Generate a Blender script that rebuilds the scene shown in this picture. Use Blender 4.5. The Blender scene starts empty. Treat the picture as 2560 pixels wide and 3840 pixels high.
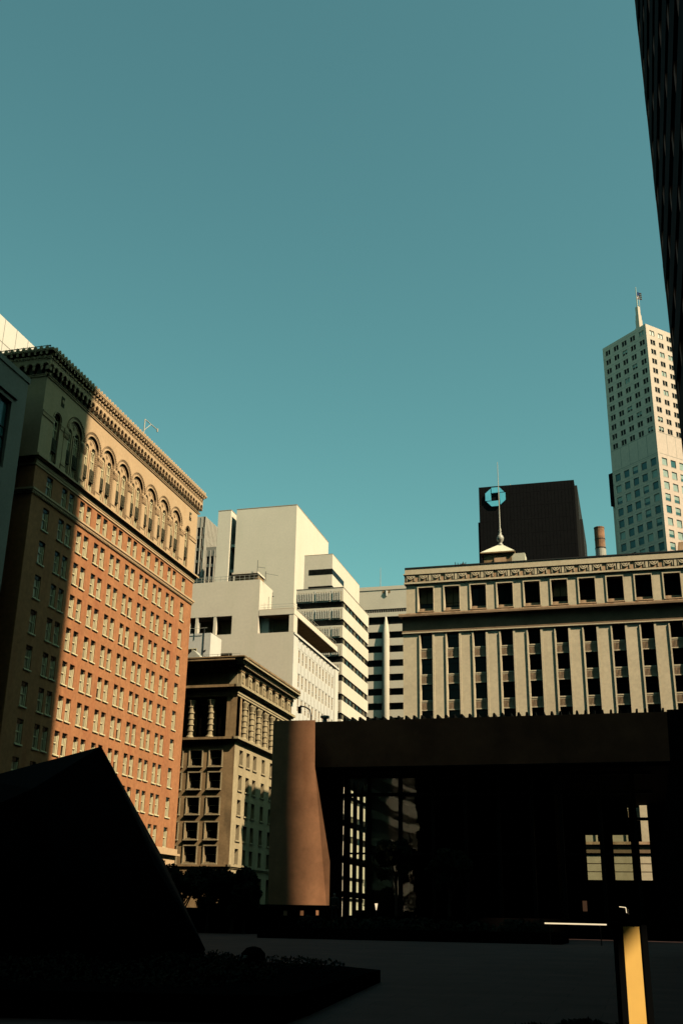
import bpy, bmesh, math, random
from mathutils import Vector, Matrix
random.seed(7)
SC = bpy.context.scene
COL = SC.collection
R = math.radians

# ------------------------------------------------------------------ materials
def mat(name, c, rough=0.8, noise=0.0, scale=0.5, stain=None, stain_amt=0.0, spec=0.3, bump=0.0, bscale=8.0,
        vstretch=1.0, metal=0.0, emit=None, estr=0.0, fine=0.0, fscale=3.0):
    m = bpy.data.materials.new(name); m.use_nodes = True
    nt = m.node_tree; b = nt.nodes['Principled BSDF']
    b.inputs['Roughness'].default_value = rough
    b.inputs['Specular IOR Level'].default_value = spec
    b.inputs['Metallic'].default_value = metal
    b.inputs['Base Color'].default_value = (*c, 1)
    if emit:
        b.inputs['Emission Color'].default_value = (*emit, 1); b.inputs['Emission Strength'].default_value = estr
    if noise or stain or bump or fine:
        tc = nt.nodes.new('ShaderNodeTexCoord'); mp = nt.nodes.new('ShaderNodeMapping')
        mp.inputs['Scale'].default_value = (1, 1, vstretch)
        nt.links.new(tc.outputs['Object'], mp.inputs['Vector'])
        col = None
        if noise:
            n = nt.nodes.new('ShaderNodeTexNoise'); n.inputs['Scale'].default_value = scale
            n.inputs['Detail'].default_value = 8; n.inputs['Roughness'].default_value = 0.65
            nt.links.new(mp.outputs[0], n.inputs['Vector'])
            r = nt.nodes.new('ShaderNodeValToRGB')
            r.color_ramp.elements[0].position = .3; r.color_ramp.elements[1].position = .7
            r.color_ramp.elements[0].color = (*[x*(1-noise) for x in c], 1)
            r.color_ramp.elements[1].color = (*[min(.95, x*(1+noise)) for x in c], 1)
            nt.links.new(n.outputs['Fac'], r.inputs[0]); col = r.outputs[0]
        if stain:
            n2 = nt.nodes.new('ShaderNodeTexNoise'); n2.inputs['Scale'].default_value = scale*2.3
            n2.inputs['Detail'].default_value = 10; mp2 = nt.nodes.new('ShaderNodeMapping'); mp2.inputs['Scale'].default_value = (1, 1, .14); nt.links.new(tc.outputs['Object'], mp2.inputs['Vector']); nt.links.new(mp2.outputs[0], n2.inputs['Vector'])
            r2 = nt.nodes.new('ShaderNodeValToRGB')
            r2.color_ramp.elements[0].position = .50; r2.color_ramp.elements[1].position = .74
            r2.color_ramp.elements[0].color = (0, 0, 0, 1); r2.color_ramp.elements[1].color = (stain_amt,)*3+(1,)
            nt.links.new(n2.outputs['Fac'], r2.inputs[0])
            mx = nt.nodes.new('ShaderNodeMixRGB'); nt.links.new(r2.outputs[0], mx.inputs[0])
            if col: nt.links.new(col, mx.inputs[1])
            else: mx.inputs[1].default_value = (*c, 1)
            mx.inputs[2].default_value = (*stain, 1); col = mx.outputs[0]
        if fine:
            n4 = nt.nodes.new('ShaderNodeTexNoise'); n4.inputs['Scale'].default_value = fscale
            n4.inputs['Detail'].default_value = 3; nt.links.new(tc.outputs['Object'], n4.inputs['Vector'])
            mr = nt.nodes.new('ShaderNodeMapRange'); mr.inputs['From Min'].default_value = .3; mr.inputs['From Max'].default_value = .7
            mr.inputs['To Min'].default_value = 1-fine; mr.inputs['To Max'].default_value = 1+fine
            nt.links.new(n4.outputs['Fac'], mr.inputs['Value'])
            mu = nt.nodes.new('ShaderNodeMixRGB'); mu.blend_type = 'MULTIPLY'; mu.inputs[0].default_value = 1
            if col: nt.links.new(col, mu.inputs[1])
            else: mu.inputs[1].default_value = (*c, 1)
            nt.links.new(mr.outputs[0], mu.inputs[2]); col = mu.outputs[0]
        if col: nt.links.new(col, b.inputs['Base Color'])
        if bump:
            n3 = nt.nodes.new('ShaderNodeTexNoise'); n3.inputs['Scale'].default_value = bscale
            n3.inputs['Detail'].default_value = 6; nt.links.new(tc.outputs['Object'], n3.inputs['Vector'])
            bp = nt.nodes.new('ShaderNodeBump'); bp.inputs['Strength'].default_value = bump
            bp.inputs['Distance'].default_value = .05
            nt.links.new(n3.outputs['Fac'], bp.inputs['Height']); nt.links.new(bp.outputs[0], b.inputs['Normal'])
    return m

def sheet_glass(name, wav=0.009, tint=(.58, .64, .56)):
    m = bpy.data.materials.new(name); m.use_nodes = True; nt = m.node_tree
    for n in list(nt.nodes):
        if n.type != 'OUTPUT_MATERIAL': nt.nodes.remove(n)
    out = [n for n in nt.nodes if n.type == 'OUTPUT_MATERIAL'][0]
    tr = nt.nodes.new('ShaderNodeBsdfTransparent'); tr.inputs[0].default_value = (*tint, 1)
    gl = nt.nodes.new('ShaderNodeBsdfGlossy'); gl.inputs['Roughness'].default_value = .0
    fr = nt.nodes.new('ShaderNodeFresnel'); fr.inputs[0].default_value = 1.55
    mx = nt.nodes.new('ShaderNodeMixShader')
    tc = nt.nodes.new('ShaderNodeTexCoord'); no = nt.nodes.new('ShaderNodeTexNoise'); no.inputs['Scale'].default_value = .45
    no.inputs['Detail'].default_value = 1
    bp = nt.nodes.new('ShaderNodeBump'); bp.inputs['Strength'].default_value = 1; bp.inputs['Distance'].default_value = wav
    nt.links.new(tc.outputs['Object'], no.inputs['Vector']); nt.links.new(no.outputs['Fac'], bp.inputs['Height'])
    nt.links.new(bp.outputs[0], gl.inputs['Normal'])
    nt.links.new(fr.outputs[0], mx.inputs[0]); nt.links.new(tr.outputs[0], mx.inputs[1]); nt.links.new(gl.outputs[0], mx.inputs[2])
    nt.links.new(mx.outputs[0], out.inputs[0])
    return m

M = {}
M['brick'] = mat('brick', (0.46, 0.19, 0.079), .9, .10, .25, (.36, .10, .04), .5, bump=.3, bscale=9, fine=.13, fscale=2.2)
M['cream'] = mat('cream_terracotta', (0.64, 0.42, 0.235), .8, .07, .4, (.6, .36, .18), .4, bump=.15, bscale=6, fine=.06)
M['cream_dk'] = mat('weathered_terracotta', (0.54, 0.345, 0.19), .85, .16, 1.2, bump=.2, fine=.1, fscale=5)
M['bronze'] = mat('bronze_panel', (.075, .065, .04), .85, .35, 2.5, spec=.05)
M['cframe'] = mat('cream_window_frame', (.82, .68, .40), .6, .05, 1)
M['cpane'] = mat('curtained_pane', (.33, .28, .17), .25, .6, .55, spec=.5)
M['cpane2'] = mat('blind_pane', (.52, .45, .28), .3, .25, .7, spec=.6)
M['dpane'] = mat('dark_pane', (.007, .007, .006), .15, spec=.10)
M['stone'] = mat('weathered_stone', (0.47, 0.36, 0.21), .9, .15, .35, (.30, .21, .11), .55, bump=.3, fine=.08)
M['stone_dk'] = mat('sooty_stone', (0.36, 0.225, 0.11), .9, .25, .5, (.12, .08, .04), .7, bump=.3, bscale=5, fine=.1)  # darker copy of the stone; the front's shade is in its colour
M['beige'] = mat('beige_stone', (0.83, 0.67, 0.45), .85, .10, .18, (.62, .44, .24), .30, bump=.12, fine=.07, fscale=2.5)
M['beige_rust'] = mat('rust_stained_stone', (0.68, 0.43, 0.25), .85, .25, .6, (.34, .15, .06), .8, bump=.2, fine=.1)
M['beige_dk'] = mat('soiled_frieze_stone', (0.34, 0.22, 0.13), .85, .25, .3, fine=.1)  # colour carries the ledge shadow on the frieze and base bands
M['white'] = mat('white_plaster', (0.86, 0.73, 0.57), .85, .04, .15, (.72, .64, .46), .35, bump=.06, fine=.035, fscale=2)
M['white_w'] = mat('white_enamel', (0.8, 0.72, 0.61), .8, .04, .3, fine=.03)
M['panelw'] = mat('pale_panel', (0.74, 0.68, 0.6), .6, .06, .8, fine=.04)
M['wht_tower'] = mat('white_tower_concrete', (0.66, 0.49, 0.385), .85, .05, .1, fine=.07, fscale=1.2)
M['blind'] = mat('green_blind', (.36, .43, .36), .4, .2, .8)
M['blueglass'] = mat('blue_green_glass', (0.05, 0.14, 0.14), .15, spec=.3, noise=.5, scale=.4)
M['dglass'] = mat('strip_glass', (.012, .012, .010), .15, noise=.8, scale=.7, spec=.14)
M['concrete'] = mat('concrete', (0.78, 0.66, 0.51), .85, .06, .2, fine=.05)
M['gconc'] = mat('grey_concrete', (0.3, 0.26, 0.21), .85, .08, .3, fine=.06)
M['fin'] = mat('fin_concrete', (0.52, 0.43, 0.34), .85, .06, .4)
M['black'] = mat('black_cladding', (.010, .009, .009), .85, .15, .6, spec=.05)
M['blackrib'] = mat('dark_bronze_rib', (.022, .018, .013), .6, spec=.3)
M['tower'] = mat('dark_granite', (.010, .006, .0065), .9, .3, .15, spec=.03)
M['towerglass'] = mat('dark_tower_glass', (.004, .004, .005), .6, spec=.06)
M['emblem'] = mat('blue_emblem', (.12, .48, .58), .5, .12, .5, emit=(.10, .42, .5), estr=.2)  # slight glow added to brighten the sunlit paint
M['granite'] = mat('red_granite', (0.56, 0.255, 0.125), .75, .26, .35, (.40, .16, .07), .5, spec=.3, bump=.05, fine=.05, fscale=4)
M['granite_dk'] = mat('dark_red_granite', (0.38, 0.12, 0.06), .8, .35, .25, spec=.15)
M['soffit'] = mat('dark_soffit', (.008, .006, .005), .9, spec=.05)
M['mullion'] = mat('black_mullion', (.008, .007, .006), .6, spec=.1)
M['sglass'] = sheet_glass('sheet_glass')
M['sglass2'] = sheet_glass('sheet_glass_flat', .002)
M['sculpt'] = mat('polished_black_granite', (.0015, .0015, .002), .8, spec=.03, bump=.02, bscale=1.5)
M['pave'] = mat('dark_plaza_paving', (0.1, 0.046, 0.038), .85, .12, .12, spec=.12, fine=.12, fscale=.9)
M['asphalt'] = mat('asphalt', (.045, .045, .045), .9, .2, .3)
M['curb'] = mat('kerb_stone', (.18, .17, .15), .9, .15, .8)
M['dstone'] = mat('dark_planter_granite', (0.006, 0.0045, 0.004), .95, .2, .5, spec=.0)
M['leaf'] = mat('dark_leaf', (0.014, 0.016, 0.006), .8, .4, 1.5, spec=.1)
M['bark'] = mat('bark', (.06, .045, .03), .9, .3, 3)
M['steel'] = mat('painted_steel', (.45, .42, .34), .5, .1, 2, spec=.5)
M['darksteel'] = mat('dark_steel', (.035, .033, .03), .5, spec=.4)
M['rust'] = mat('rusty_metal', (.33, .17, .09), .85, .45, .9, (.30, .26, .19), .8, bump=.3, fine=.15)
M['galv'] = mat('galvanised_metal', (0.5, 0.46, 0.37), .45, .12, 1.2, spec=.5)
M['roofm'] = mat('pale_metal_roof', (.74, .68, .50), .7, .12, 1)
M['brass'] = mat('yellow_brass_face', (.86, .50, .115), .6, .10, 3.0, (.8, .44, .09), .5, spec=.4)
M['postblack'] = mat('black_post', (.004, .004, .004), .9, spec=.0)
M['lamp'] = mat('warm_lamp_tube', (.8, .7, .5), .5, emit=(1.0, .78, .48), estr=.85)
M['skin'] = mat('skin', (.35, .2, .13), .6)
M['cloth'] = mat('dark_green_jacket', (.03, .04, .028), .9, .3, 4)
M['trouser'] = mat('dark_trousers', (.02, .02, .022), .9)
M['hair'] = mat('black_hair', (.01, .008, .006), .7)
M['flagred'] = mat('red_cloth', (.55, .06, .05), .8)
M['flagwhite'] = mat('white_cloth', (.8, .78, .72), .8)
M['flagblue'] = mat('blue_cloth', (.04, .06, .2), .8)

def add_joints(m, sx, sy, dark=.55, mortar=.012):
    nt = m.node_tree; b = nt.nodes['Principled BSDF']; tc = nt.nodes.new('ShaderNodeTexCoord'); br = nt.nodes.new('ShaderNodeTexBrick')
    br.inputs['Scale'].default_value = 1; br.inputs['Brick Width'].default_value = sx; br.inputs['Row Height'].default_value = sy
    br.inputs['Mortar Size'].default_value = mortar; br.offset = .5
    br.inputs['Color1'].default_value = (1, 1, 1, 1); br.inputs['Color2'].default_value = (.82, .82, .82, 1); br.inputs['Mortar'].default_value = (dark, dark, dark, 1)
    nt.links.new(tc.outputs['Object'], br.inputs['Vector'])
    mu = nt.nodes.new('ShaderNodeMixRGB'); mu.blend_type = 'MULTIPLY'; mu.inputs[0].default_value = 1
    src = b.inputs['Base Color'].links[0].from_socket; nt.links.new(src, mu.inputs[1]); nt.links.new(br.outputs[0], mu.inputs[2]); nt.links.new(mu.outputs[0], b.inputs['Base Color'])
add_joints(M['pave'], 1.8, .9)
# ------------------------------------------------------------------ mesh helper
class Fr:
    """facade frame: u along the wall, d outwards, z up"""
    def __init__(s, o, u, n):
        s.o = Vector((o[0], o[1], 0)); s.u = Vector((u[0], u[1], 0)); s.n = Vector((n[0], n[1], 0))
    def __call__(s, u, d, z):
        return s.o + s.u*u + s.n*d + Vector((0, 0, z))
W = Fr((0, 0), (1, 0), (0, 1))                       # world: u=X, d=Y
def FY(y): return Fr((0, y), (1, 0), (0, -1))        # wall facing -Y, u = X
def FX(x): return Fr((x, 0), (0, 1), (1, 0))         # wall facing +X, u = Y

class MB:
    def __init__(s): s.v = []; s.f = []; s.mi = []; s.mats = []; s.cur = 0
    def m(s, name):
        if name not in s.mats: s.mats.append(name)
        s.cur = s.mats.index(name); return s
    def face(s, pts):
        i = len(s.v); s.v += [tuple(p) for p in pts]; s.f.append(tuple(range(i, i+len(pts)))); s.mi.append(s.cur)
    def box(s, F, u0, u1, d0, d1, z0, z1, skip=''):
        p = [F(u, d, z) for z in (z0, z1) for (u, d) in ((u0, d0), (u1, d0), (u1, d1), (u0, d1))]
        i = len(s.v); s.v += [tuple(q) for q in p]
        fs = {'b': (0, 3, 2, 1), 't': (4, 5, 6, 7), 'k': (0, 1, 5, 4), 'r': (1, 2, 6, 5), 'f': (2, 3, 7, 6), 'l': (3, 0, 4, 7)}
        for k, q in fs.items():
            if k in skip: continue
            s.f.append(tuple(i+j for j in q)); s.mi.append(s.cur)
        return s
    def prism(s, F, poly, d0, d1):      # poly in (u,z)
        n = len(poly)
        s.face([F(u, d1, z) for u, z in poly]); s.face([F(u, d0, z) for u, z in reversed(poly)])
        for k in range(n):
            a = poly[k]; b = poly[(k+1) % n]
            s.face([F(a[0], d0, a[1]), F(b[0], d0, b[1]), F(b[0], d1, b[1]), F(a[0], d1, a[1])])
        return s
    def wall(s, F, u0, u1, z0, z1, holes, depth, d0=0.0, sill=None):
        us = sorted({u0, u1} | {max(u0, min(u1, h[k])) for h in holes for k in (0, 1)})
        zs = sorted({z0, z1} | {max(z0, min(z1, h[k])) for h in holes for k in (2, 3)})
        for j in range(len(zs)-1):
            a, b = zs[j], zs[j+1]
            if b-a < 1e-6: continue
            zc = (a+b)/2; act = [h for h in holes if h[2] < zc < h[3]]
            run = None
            for i in range(len(us)-1):
                uc = (us[i]+us[i+1])/2
                inside = any(h[0] < uc < h[1] for h in act)
                if not inside and run is None: run = us[i]
                if inside and run is not None:
                    s.face([F(run, d0, a), F(us[i], d0, a), F(us[i], d0, b), F(run, d0, b)]); run = None
            if run is not None:
                s.face([F(run, d0, a), F(us[-1], d0, a), F(us[-1], d0, b), F(run, d0, b)])
        e = d0-depth
        for h in holes:
            a, b, c, d = h[:4]; noth = h[4] if len(h) > 4 else ''
            s.face([F(a, d0, c), F(a, e, c), F(a, e, d), F(a, d0, d)])
            s.face([F(b, d0, c), F(b, e, c), F(b, e, d), F(b, d0, d)])
            if 't' not in noth: s.face([F(a, d0, d), F(b, d0, d), F(b, e, d), F(a, e, d)])
            s.face([F(a, d0, c), F(b, d0, c), F(b, e, c), F(a, e, c)])
        return s
    def arch(s, F, c, r, zs, ztop, d0, depth, half=None, n=12, rz=None):
        """fills the rectangle [c-half,c+half]x[zs,ztop] round a half-round opening"""
        half = half or r; rz = rz or r
        P = [(c-r*math.cos(math.pi*k/n), zs+rz*math.sin(math.pi*k/n)) for k in range(n+1)]
        if half > r:
            for sg in (-1, 1):
                a, b = sorted((c+sg*r, c+sg*half))
                s.face([F(a, d0, zs), F(b, d0, zs), F(b, d0, ztop), F(a, d0, ztop)])
        for k in range(n):
            a, b = P[k], P[k+1]
            s.face([F(a[0], d0, a[1]), F(b[0], d0, b[1]), F(b[0], d0, ztop), F(a[0], d0, ztop)])
            s.face([F(a[0], d0, a[1]), F(b[0], d0, b[1]), F(b[0], d0-depth, b[1]), F(a[0], d0-depth, a[1])])
        return s
    def ring(s, F, c, zs, r0, r1, d0, d1, n=14, a0=0, a1=math.pi):
        for k in range(n):
            t0 = a0+(a1-a0)*k/n; t1 = a0+(a1-a0)*(k+1)/n
            q = [(c-r*math.cos(t), zs+r*math.sin(t)) for r, t in ((r0, t0), (r1, t0), (r1, t1), (r0, t1))]
            s.face([F(u, d1, z) for u, z in q])
            s.face([F(q[1][0], d0, q[1][1]), F(q[2][0], d0, q[2][1]), F(q[2][0], d1, q[2][1]), F(q[1][0], d1, q[1][1])])
            s.face([F(q[0][0], d0, q[0][1]), F(q[3][0], d0, q[3][1]), F(q[3][0], d1, q[3][1]), F(q[0][0], d1, q[0][1])])
        return s
    def disc(s, F, c, z, r, d0, d1, n=12):
        return s.prism(F, [(c+r*math.cos(2*math.pi*k/n), z+r*math.sin(2*math.pi*k/n)) for k in range(n)], d0, d1)
    def lathe(s, c, prof, n=14, a0=0, a1=2*math.pi, cap=True):
        """prof: list of (r, z) about vertical axis at c=(x,y)"""
        full = abs(a1-a0-2*math.pi) < 1e-6; m_ = n if full else n+1; i = len(s.v)
        for r, z in prof:
            for k in range(m_):
                t = a0+(a1-a0)*k/n; s.v.append((c[0]+r*math.cos(t), c[1]+r*math.sin(t), z))
        for j in range(len(prof)-1):
            for k in range(n):
                k2 = (k+1) % m_
                s.f.append((i+j*m_+k, i+j*m_+k2, i+(j+1)*m_+k2, i+(j+1)*m_+k)); s.mi.append(s.cur)
        if full and cap:
            s.f.append(tuple(i+k for k in reversed(range(n)))); s.mi.append(s.cur)
            s.f.append(tuple(i+(len(prof)-1)*m_+k for k in range(n))); s.mi.append(s.cur)
        return s
    def tube(s, a, b, r, n=6, r2=None):
        a, b = Vector(a), Vector(b); r2 = r if r2 is None else r2
        d = (b-a).normalized(); x = d.orthogonal().normalized(); y = d.cross(x); i = len(s.v)
        for p, q in ((a, r), (b, r2)):
            for k in range(n):
                t = 2*math.pi*k/n; s.v.append(tuple(p+x*q*math.cos(t)+y*q*math.sin(t)))
        for k in range(n):
            s.f.append((i+k, i+(k+1) % n, i+n+(k+1) % n, i+n+k)); s.mi.append(s.cur)
        s.f.append(tuple(i+k for k in range(n))); s.mi.append(s.cur)
        s.f.append(tuple(i+n+k for k in range(n))); s.mi.append(s.cur)
        return s
    def build(s, name, parent=None, loc=None, smooth=False, kind=None, recalc=True):
        me = bpy.data.meshes.new(name)
        off = Vector((0, 0, 0))
        if loc is None and parent is not None:
            p = parent
            while p is not None: off += Vector(p.location); p = p.parent
        vs = [tuple(Vector(q)-off) for q in s.v] if off.length else s.v
        me.from_pydata(vs, [], s.f)
        for mn in s.mats: me.materials.append(M[mn])
        for i, p in enumerate(me.polygons): p.material_index = s.mi[i]; p.use_smooth = smooth
        if recalc:
            bm = bmesh.new(); bm.from_mesh(me)
            if smooth: bmesh.ops.remove_doubles(bm, verts=bm.verts, dist=1e-4)
            bmesh.ops.recalc_face_normals(bm, faces=bm.faces); bm.to_mesh(me); bm.free()
        me.update()
        o = bpy.data.objects.new(name, me); COL.objects.link(o)
        if parent is not None: o.parent = parent
        if loc is not None: o.location = loc
        if kind: o['kind'] = kind
        return o

def thing(name, label, cat, loc, group=None):
    o = bpy.data.objects.new(name, None); COL.objects.link(o); o.location = loc
    o.empty_display_size = .5
    o['label'] = label; o['category'] = cat
    if group: o['group'] = group
    return o
def tag(o, label, cat, group=None):
    o['label'] = label; o['category'] = cat
    if group: o['group'] = group
    return o
def place(proto, parent, world, first):
    """put proto (and its children) or a copy of it on parent at a world point"""
    base = Vector((0, 0, 0)); p = parent
    while p is not None: base += Vector(p.location); p = p.parent
    if first: o = proto
    else:
        o = proto.copy(); COL.objects.link(o)
        for ch in proto.children:
            c = ch.copy(); COL.objects.link(c); c.parent = o
    o.parent = parent; o.location = Vector(world)-base
    return o
class Proto:
    """a repeated part: first use links the original, later uses copy it"""
    def __init__(s, make): s.make = make; s.o = None; s.kids = []
    def put(s, parent, world):
        if s.o is None:
            s.o = s.make(); return place(s.o, parent, world, True)
        return place(s.o, parent, world, False)

# ------------------------------------------------------------------ ground
g = MB().m('asphalt')
g.face([(-2500, -2500, -.25), (2500, -2500, -.25), (2500, 2500, -.25), (-2500, 2500, -.25)])
g.build('ground')['kind'] = 'structure'
p = MB().m('pave')
prof = [(-60, 0), (20, 0), (58, .6), (126, .6)]
for (a, za), (b, zb) in zip(prof[:-1], prof[1:]):
    p.face([(-46, a, za), (50, a, za), (50, b, zb), (-46, b, zb)])
p.face([(-46, -60, -.2), (-46, 126, -.2), (-46, 126, .6), (-46, 58, .6), (-46, 20, 0), (-46, -60, 0)])
p.face([(-46, 126, -.2), (50, 126, -.2), (50, 126, .6), (-46, 126, .6)])
p.build('plaza')['kind'] = 'structure'
k = MB().m('curb')
k.box(W, -59, -55.5, 60, 235, -.25, -.12); k.box(W, -35, -31.3, 146, 235, -.25, -.12)
k.build('pavement')['kind'] = 'structure'

# ------------------------------------------------------------------ red brick building (left)
rb = thing('brick_building', 'tall red brick building with cream arcaded top storeys and an ornate cornice', 'building', (-72, 114.2, 0))
F = FX(-59); FN = FY(92.3)
pairs = [103.78+4.155*k for k in range(-1, 7)]
cols = sorted([c+s_*.835 for c in pairs for s_ in (-1, 1)] + [95.5, 132.85])
wid = {c: (.62 if c in (95.5, 132.85) else .555) for c in cols}
rows = [45.9-2.2] + [42.45-3.76*k-2.5 for k in range(10)] ; rows = [43.78] + rows[1:]
rh = [2.34] + [2.5]*10
# wall in brick
holes = [(c-wid[c], c+wid[c], z, z+h) for c in cols for z, h in zip(rows, rh) if z > 43 or True]
rows_low = [z for z in rows if z < 5]
wb = MB().m('brick')
wb.wall(F, 92.3, 136.1, 9.84, 46.35, [h for h in holes if h[2] > 9.84 or h[3] < 0], .46)
sx = [-63.5, -65.2, -69.5, -71.2, -75.5, -77.2, -81.5]
hn = [(x-.55, x+.55, z, z+h) for x in sx for z, h in zip(rows, rh)]
wb.wall(FN, -84, -59, 9.84, 46.35, hn, .46)
wb.face([F(136.1, 0, 9.84), F(136.1, -25, 9.84), F(136.1, -25, 46.35), F(136.1, 0, 46.35)])
wb.face([(-84, 92.3, 9.84), (-84, 136.1, 9.84), (-84, 136.1, 46.35), (-84, 92.3, 46.35)])
wb.m('dpane'); wb.face([F(92.8, -.5, 9.9), F(135.6, -.5, 9.9), F(135.6, -.5, 46.3), F(92.8, -.5, 46.3)])
wb.face([FN(-83.6, -.5, 9.9), FN(-59.6, -.5, 9.9), FN(-59.6, -.5, 46.3), FN(-83.6, -.5, 46.3)])
wb.build('brick_wall', rb)
# base
bs = MB().m('cream')
bh = [(c-.55, c+.55, 5.2, 8.3) for c in cols] + [(c-1.3, c+1.3, .6, 4.2) for c in pairs]
bs.wall(F, 92.3, 136.3, -.2, 9.0, bh, .5, d0=.05)
bs.box(F, 92.2, 136.75, 0.05, .55, 9.0, 9.28); bs.box(F, 92.2, 136.5, 0.0, .25, 9.28, 9.84)
bs.box(FN, -84, -58.9, 0.0, .3, -.2, 9.84)
bs.face([F(136.3, .05, -.2), F(136.3, -25, -.2), F(136.3, -25, 9.84), F(136.3, .05, 9.84)])
bs.m('dpane'); bs.face([F(92.8, -.46, 0), F(135.6, -.46, 0), F(135.6, -.46, 9), F(92.8, -.46, 9)])
bs.build('stone_base', rb)
# belts
bl = MB().m('cream')
def belt(z0, z1, d, m='cream'):
    bl.m(m); bl.box(F, 92.3-d, 136.1+d, 0, d, z0, z1); bl.box(FN, -84, -59-.002, 0, d, z0, z1)
belt(43.12, 43.3, .12); belt(43.3, 43.5, .2, 'cream_dk'); belt(43.5, 43.72, .3)
belt(46.36, 46.62, .12); belt(46.62, 47.02, .18); belt(47.02, 47.2, .34); belt(47.2, 47.42, .62); belt(47.42, 47.62, .34)
bl.m('cream_dk')
for k_ in range(126):
    bl.box(F, 92.5+.345*k_, 92.5+.345*k_+.17, .12, .24, 43.16, 43.29)
bl.build('belt_course', rb)
# arcade wall
ac = MB().m('cream'); ar = MB()
big = [(c-1.55, c+1.55, 47.9, 54.78, 't') for c in pairs]
sing = [(c-.66, c+.66, 47.9, 53.9, 't') for c in (95.5, 132.85)]
ac.wall(F, 92.3, 136.1, 47.4, 57.0, [h for h in big], .34)
# singles punched afterwards: build as separate strips
ac = MB().m('cream')
ac.wall(F, 92.3, 136.1, 47.4, 57.0, big+sing, .26)
for c in pairs:
    ac.arch(F, c, 1.55, 53.15, 54.78, 0, .26, n=16)
    inn = [(c+s_*.83-.5, c+s_*.83+.5, 47.9, 53.62, 't') for s_ in (-1, 1)]
    ac.wall(F, c-1.58, c+1.58, 47.9, 54.76, inn, .24, d0=-.26)
    for s_ in (-1, 1): ac.arch(F, c+s_*.83, .5, 53.07, 53.62, -.26, .24, n=10)
for c in (95.5, 132.85):
    ac.arch(F, c, .66, 53.15, 53.9, 0, .4, n=12)
ac.wall(FN, -84, -59, 47.4, 57.0, [(x-.8, x+.8, 48.5, 53.6) for x in (-64, -68, -72, -76, -80)], .4)
ac.face([F(136.1, 0, 46.3), F(136.1, -25, 46.3), F(136.1, -25, 60), F(136.1, 0, 60)])
ac.m('bronze'); ac.face([FN(-84, -.4, 47.4), FN(-59.5, -.4, 47.4), FN(-59.5, -.4, 57), FN(-84, -.4, 57)])
ac.build('arcade_wall', rb)
def relief():
    o = MB()
    for c in pairs:
        o.m('cream_dk'); o.ring(F, c, 53.15, 1.98, 2.06, 0, .10, n=20)
        o.m('cream'); o.ring(F, c, 53.15, 1.55, 1.68, 0, .07, n=20); o.ring(F, c, 53.15, 1.84, 1.92, 0, .05, n=20)
        o.ring(F, c, 53.15, 1.22, 1.34, -.26, -.2, n=18)
        o.m('cream_dk'); o.disc(F, c, 54.02, .30, -.26, -.2); o.m('cream'); o.disc(F, c, 54.02, .16, -.2, -.15)
        for k_ in range(22):
            t = math.pi*(k_+.5)/22; o.m('cream_dk').box(F, c-2.02*math.cos(t)-.05, c-2.02*math.cos(t)+.05, .1, .17, 53.15+2.02*math.sin(t)-.05, 53.15+2.02*math.sin(t)+.05)
        for s_ in (-1, 1):       # rope jambs
            o.m('cream_dk')
            for k_ in range(20):
                z = 47.95+k_*.26; o.box(F, c+s_*1.42-.06, c+s_*1.42+.06, -.26, -.14, z, z+.15)
        o.m('cream'); o.box(F, c-.07, c+.07, -.26, -.14, 47.95, 53.0)
    for k_ in range(len(pairs)+1):
        c = pairs[0]-2.077+4.155*k_
        o.m('cream_dk'); o.box(F, c-.5, c+.5, 0, .12, 51.75, 52.3); o.m('cream'); o.box(F, c-.56, c+.56, 0, .2, 52.5, 52.75)
        o.m('cream_dk'); o.prism(F, [(c-.5, 52.3), (c+.5, 52.3), (c+.56, 52.5), (c-.56, 52.5)], 0, .17)
        for j in range(4): o.box(F, c-.42+j*.25, c-.30+j*.25, .12, .19, 51.85, 52.25)
        o.m('cream'); o.box(F, c-.40, c+.40, 0, .05, 48.5, 51.75); o.box(F, c-.55, c+.55, 0, .14, 47.62, 48.5)
        o.m('cream_dk'); o.box(F, c-.50, c+.50, .14, .2, 48.3, 48.42)
    for c, a, b in ((132.85, 130.6, 136.1), (95.5, 92.3, 97.7)):
        o.m('cream_dk'); o.box(F, a, c-.72, 0, .09, 52.3, 52.75); o.box(F, c+.72, b, 0, .09, 52.3, 52.75)
        o.m('cream'); o.ring(F, c, 53.15, .78, .92, 0, .1, n=14); o.box(F, a, c-.66, .0, .13, 52.75, 52.9); o.box(F, c+.66, b, 0, .13, 52.75, 52.9)
        o.m('bronze'); o.box(F, c+.3, c+.95, 0, .05, 55.0, 56.2); o.m('cream_dk'); o.disc(F, c+.62, 55.6, .25, .05, .12, 8)
    return o
relief().build('arch_moulding', rb)
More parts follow.
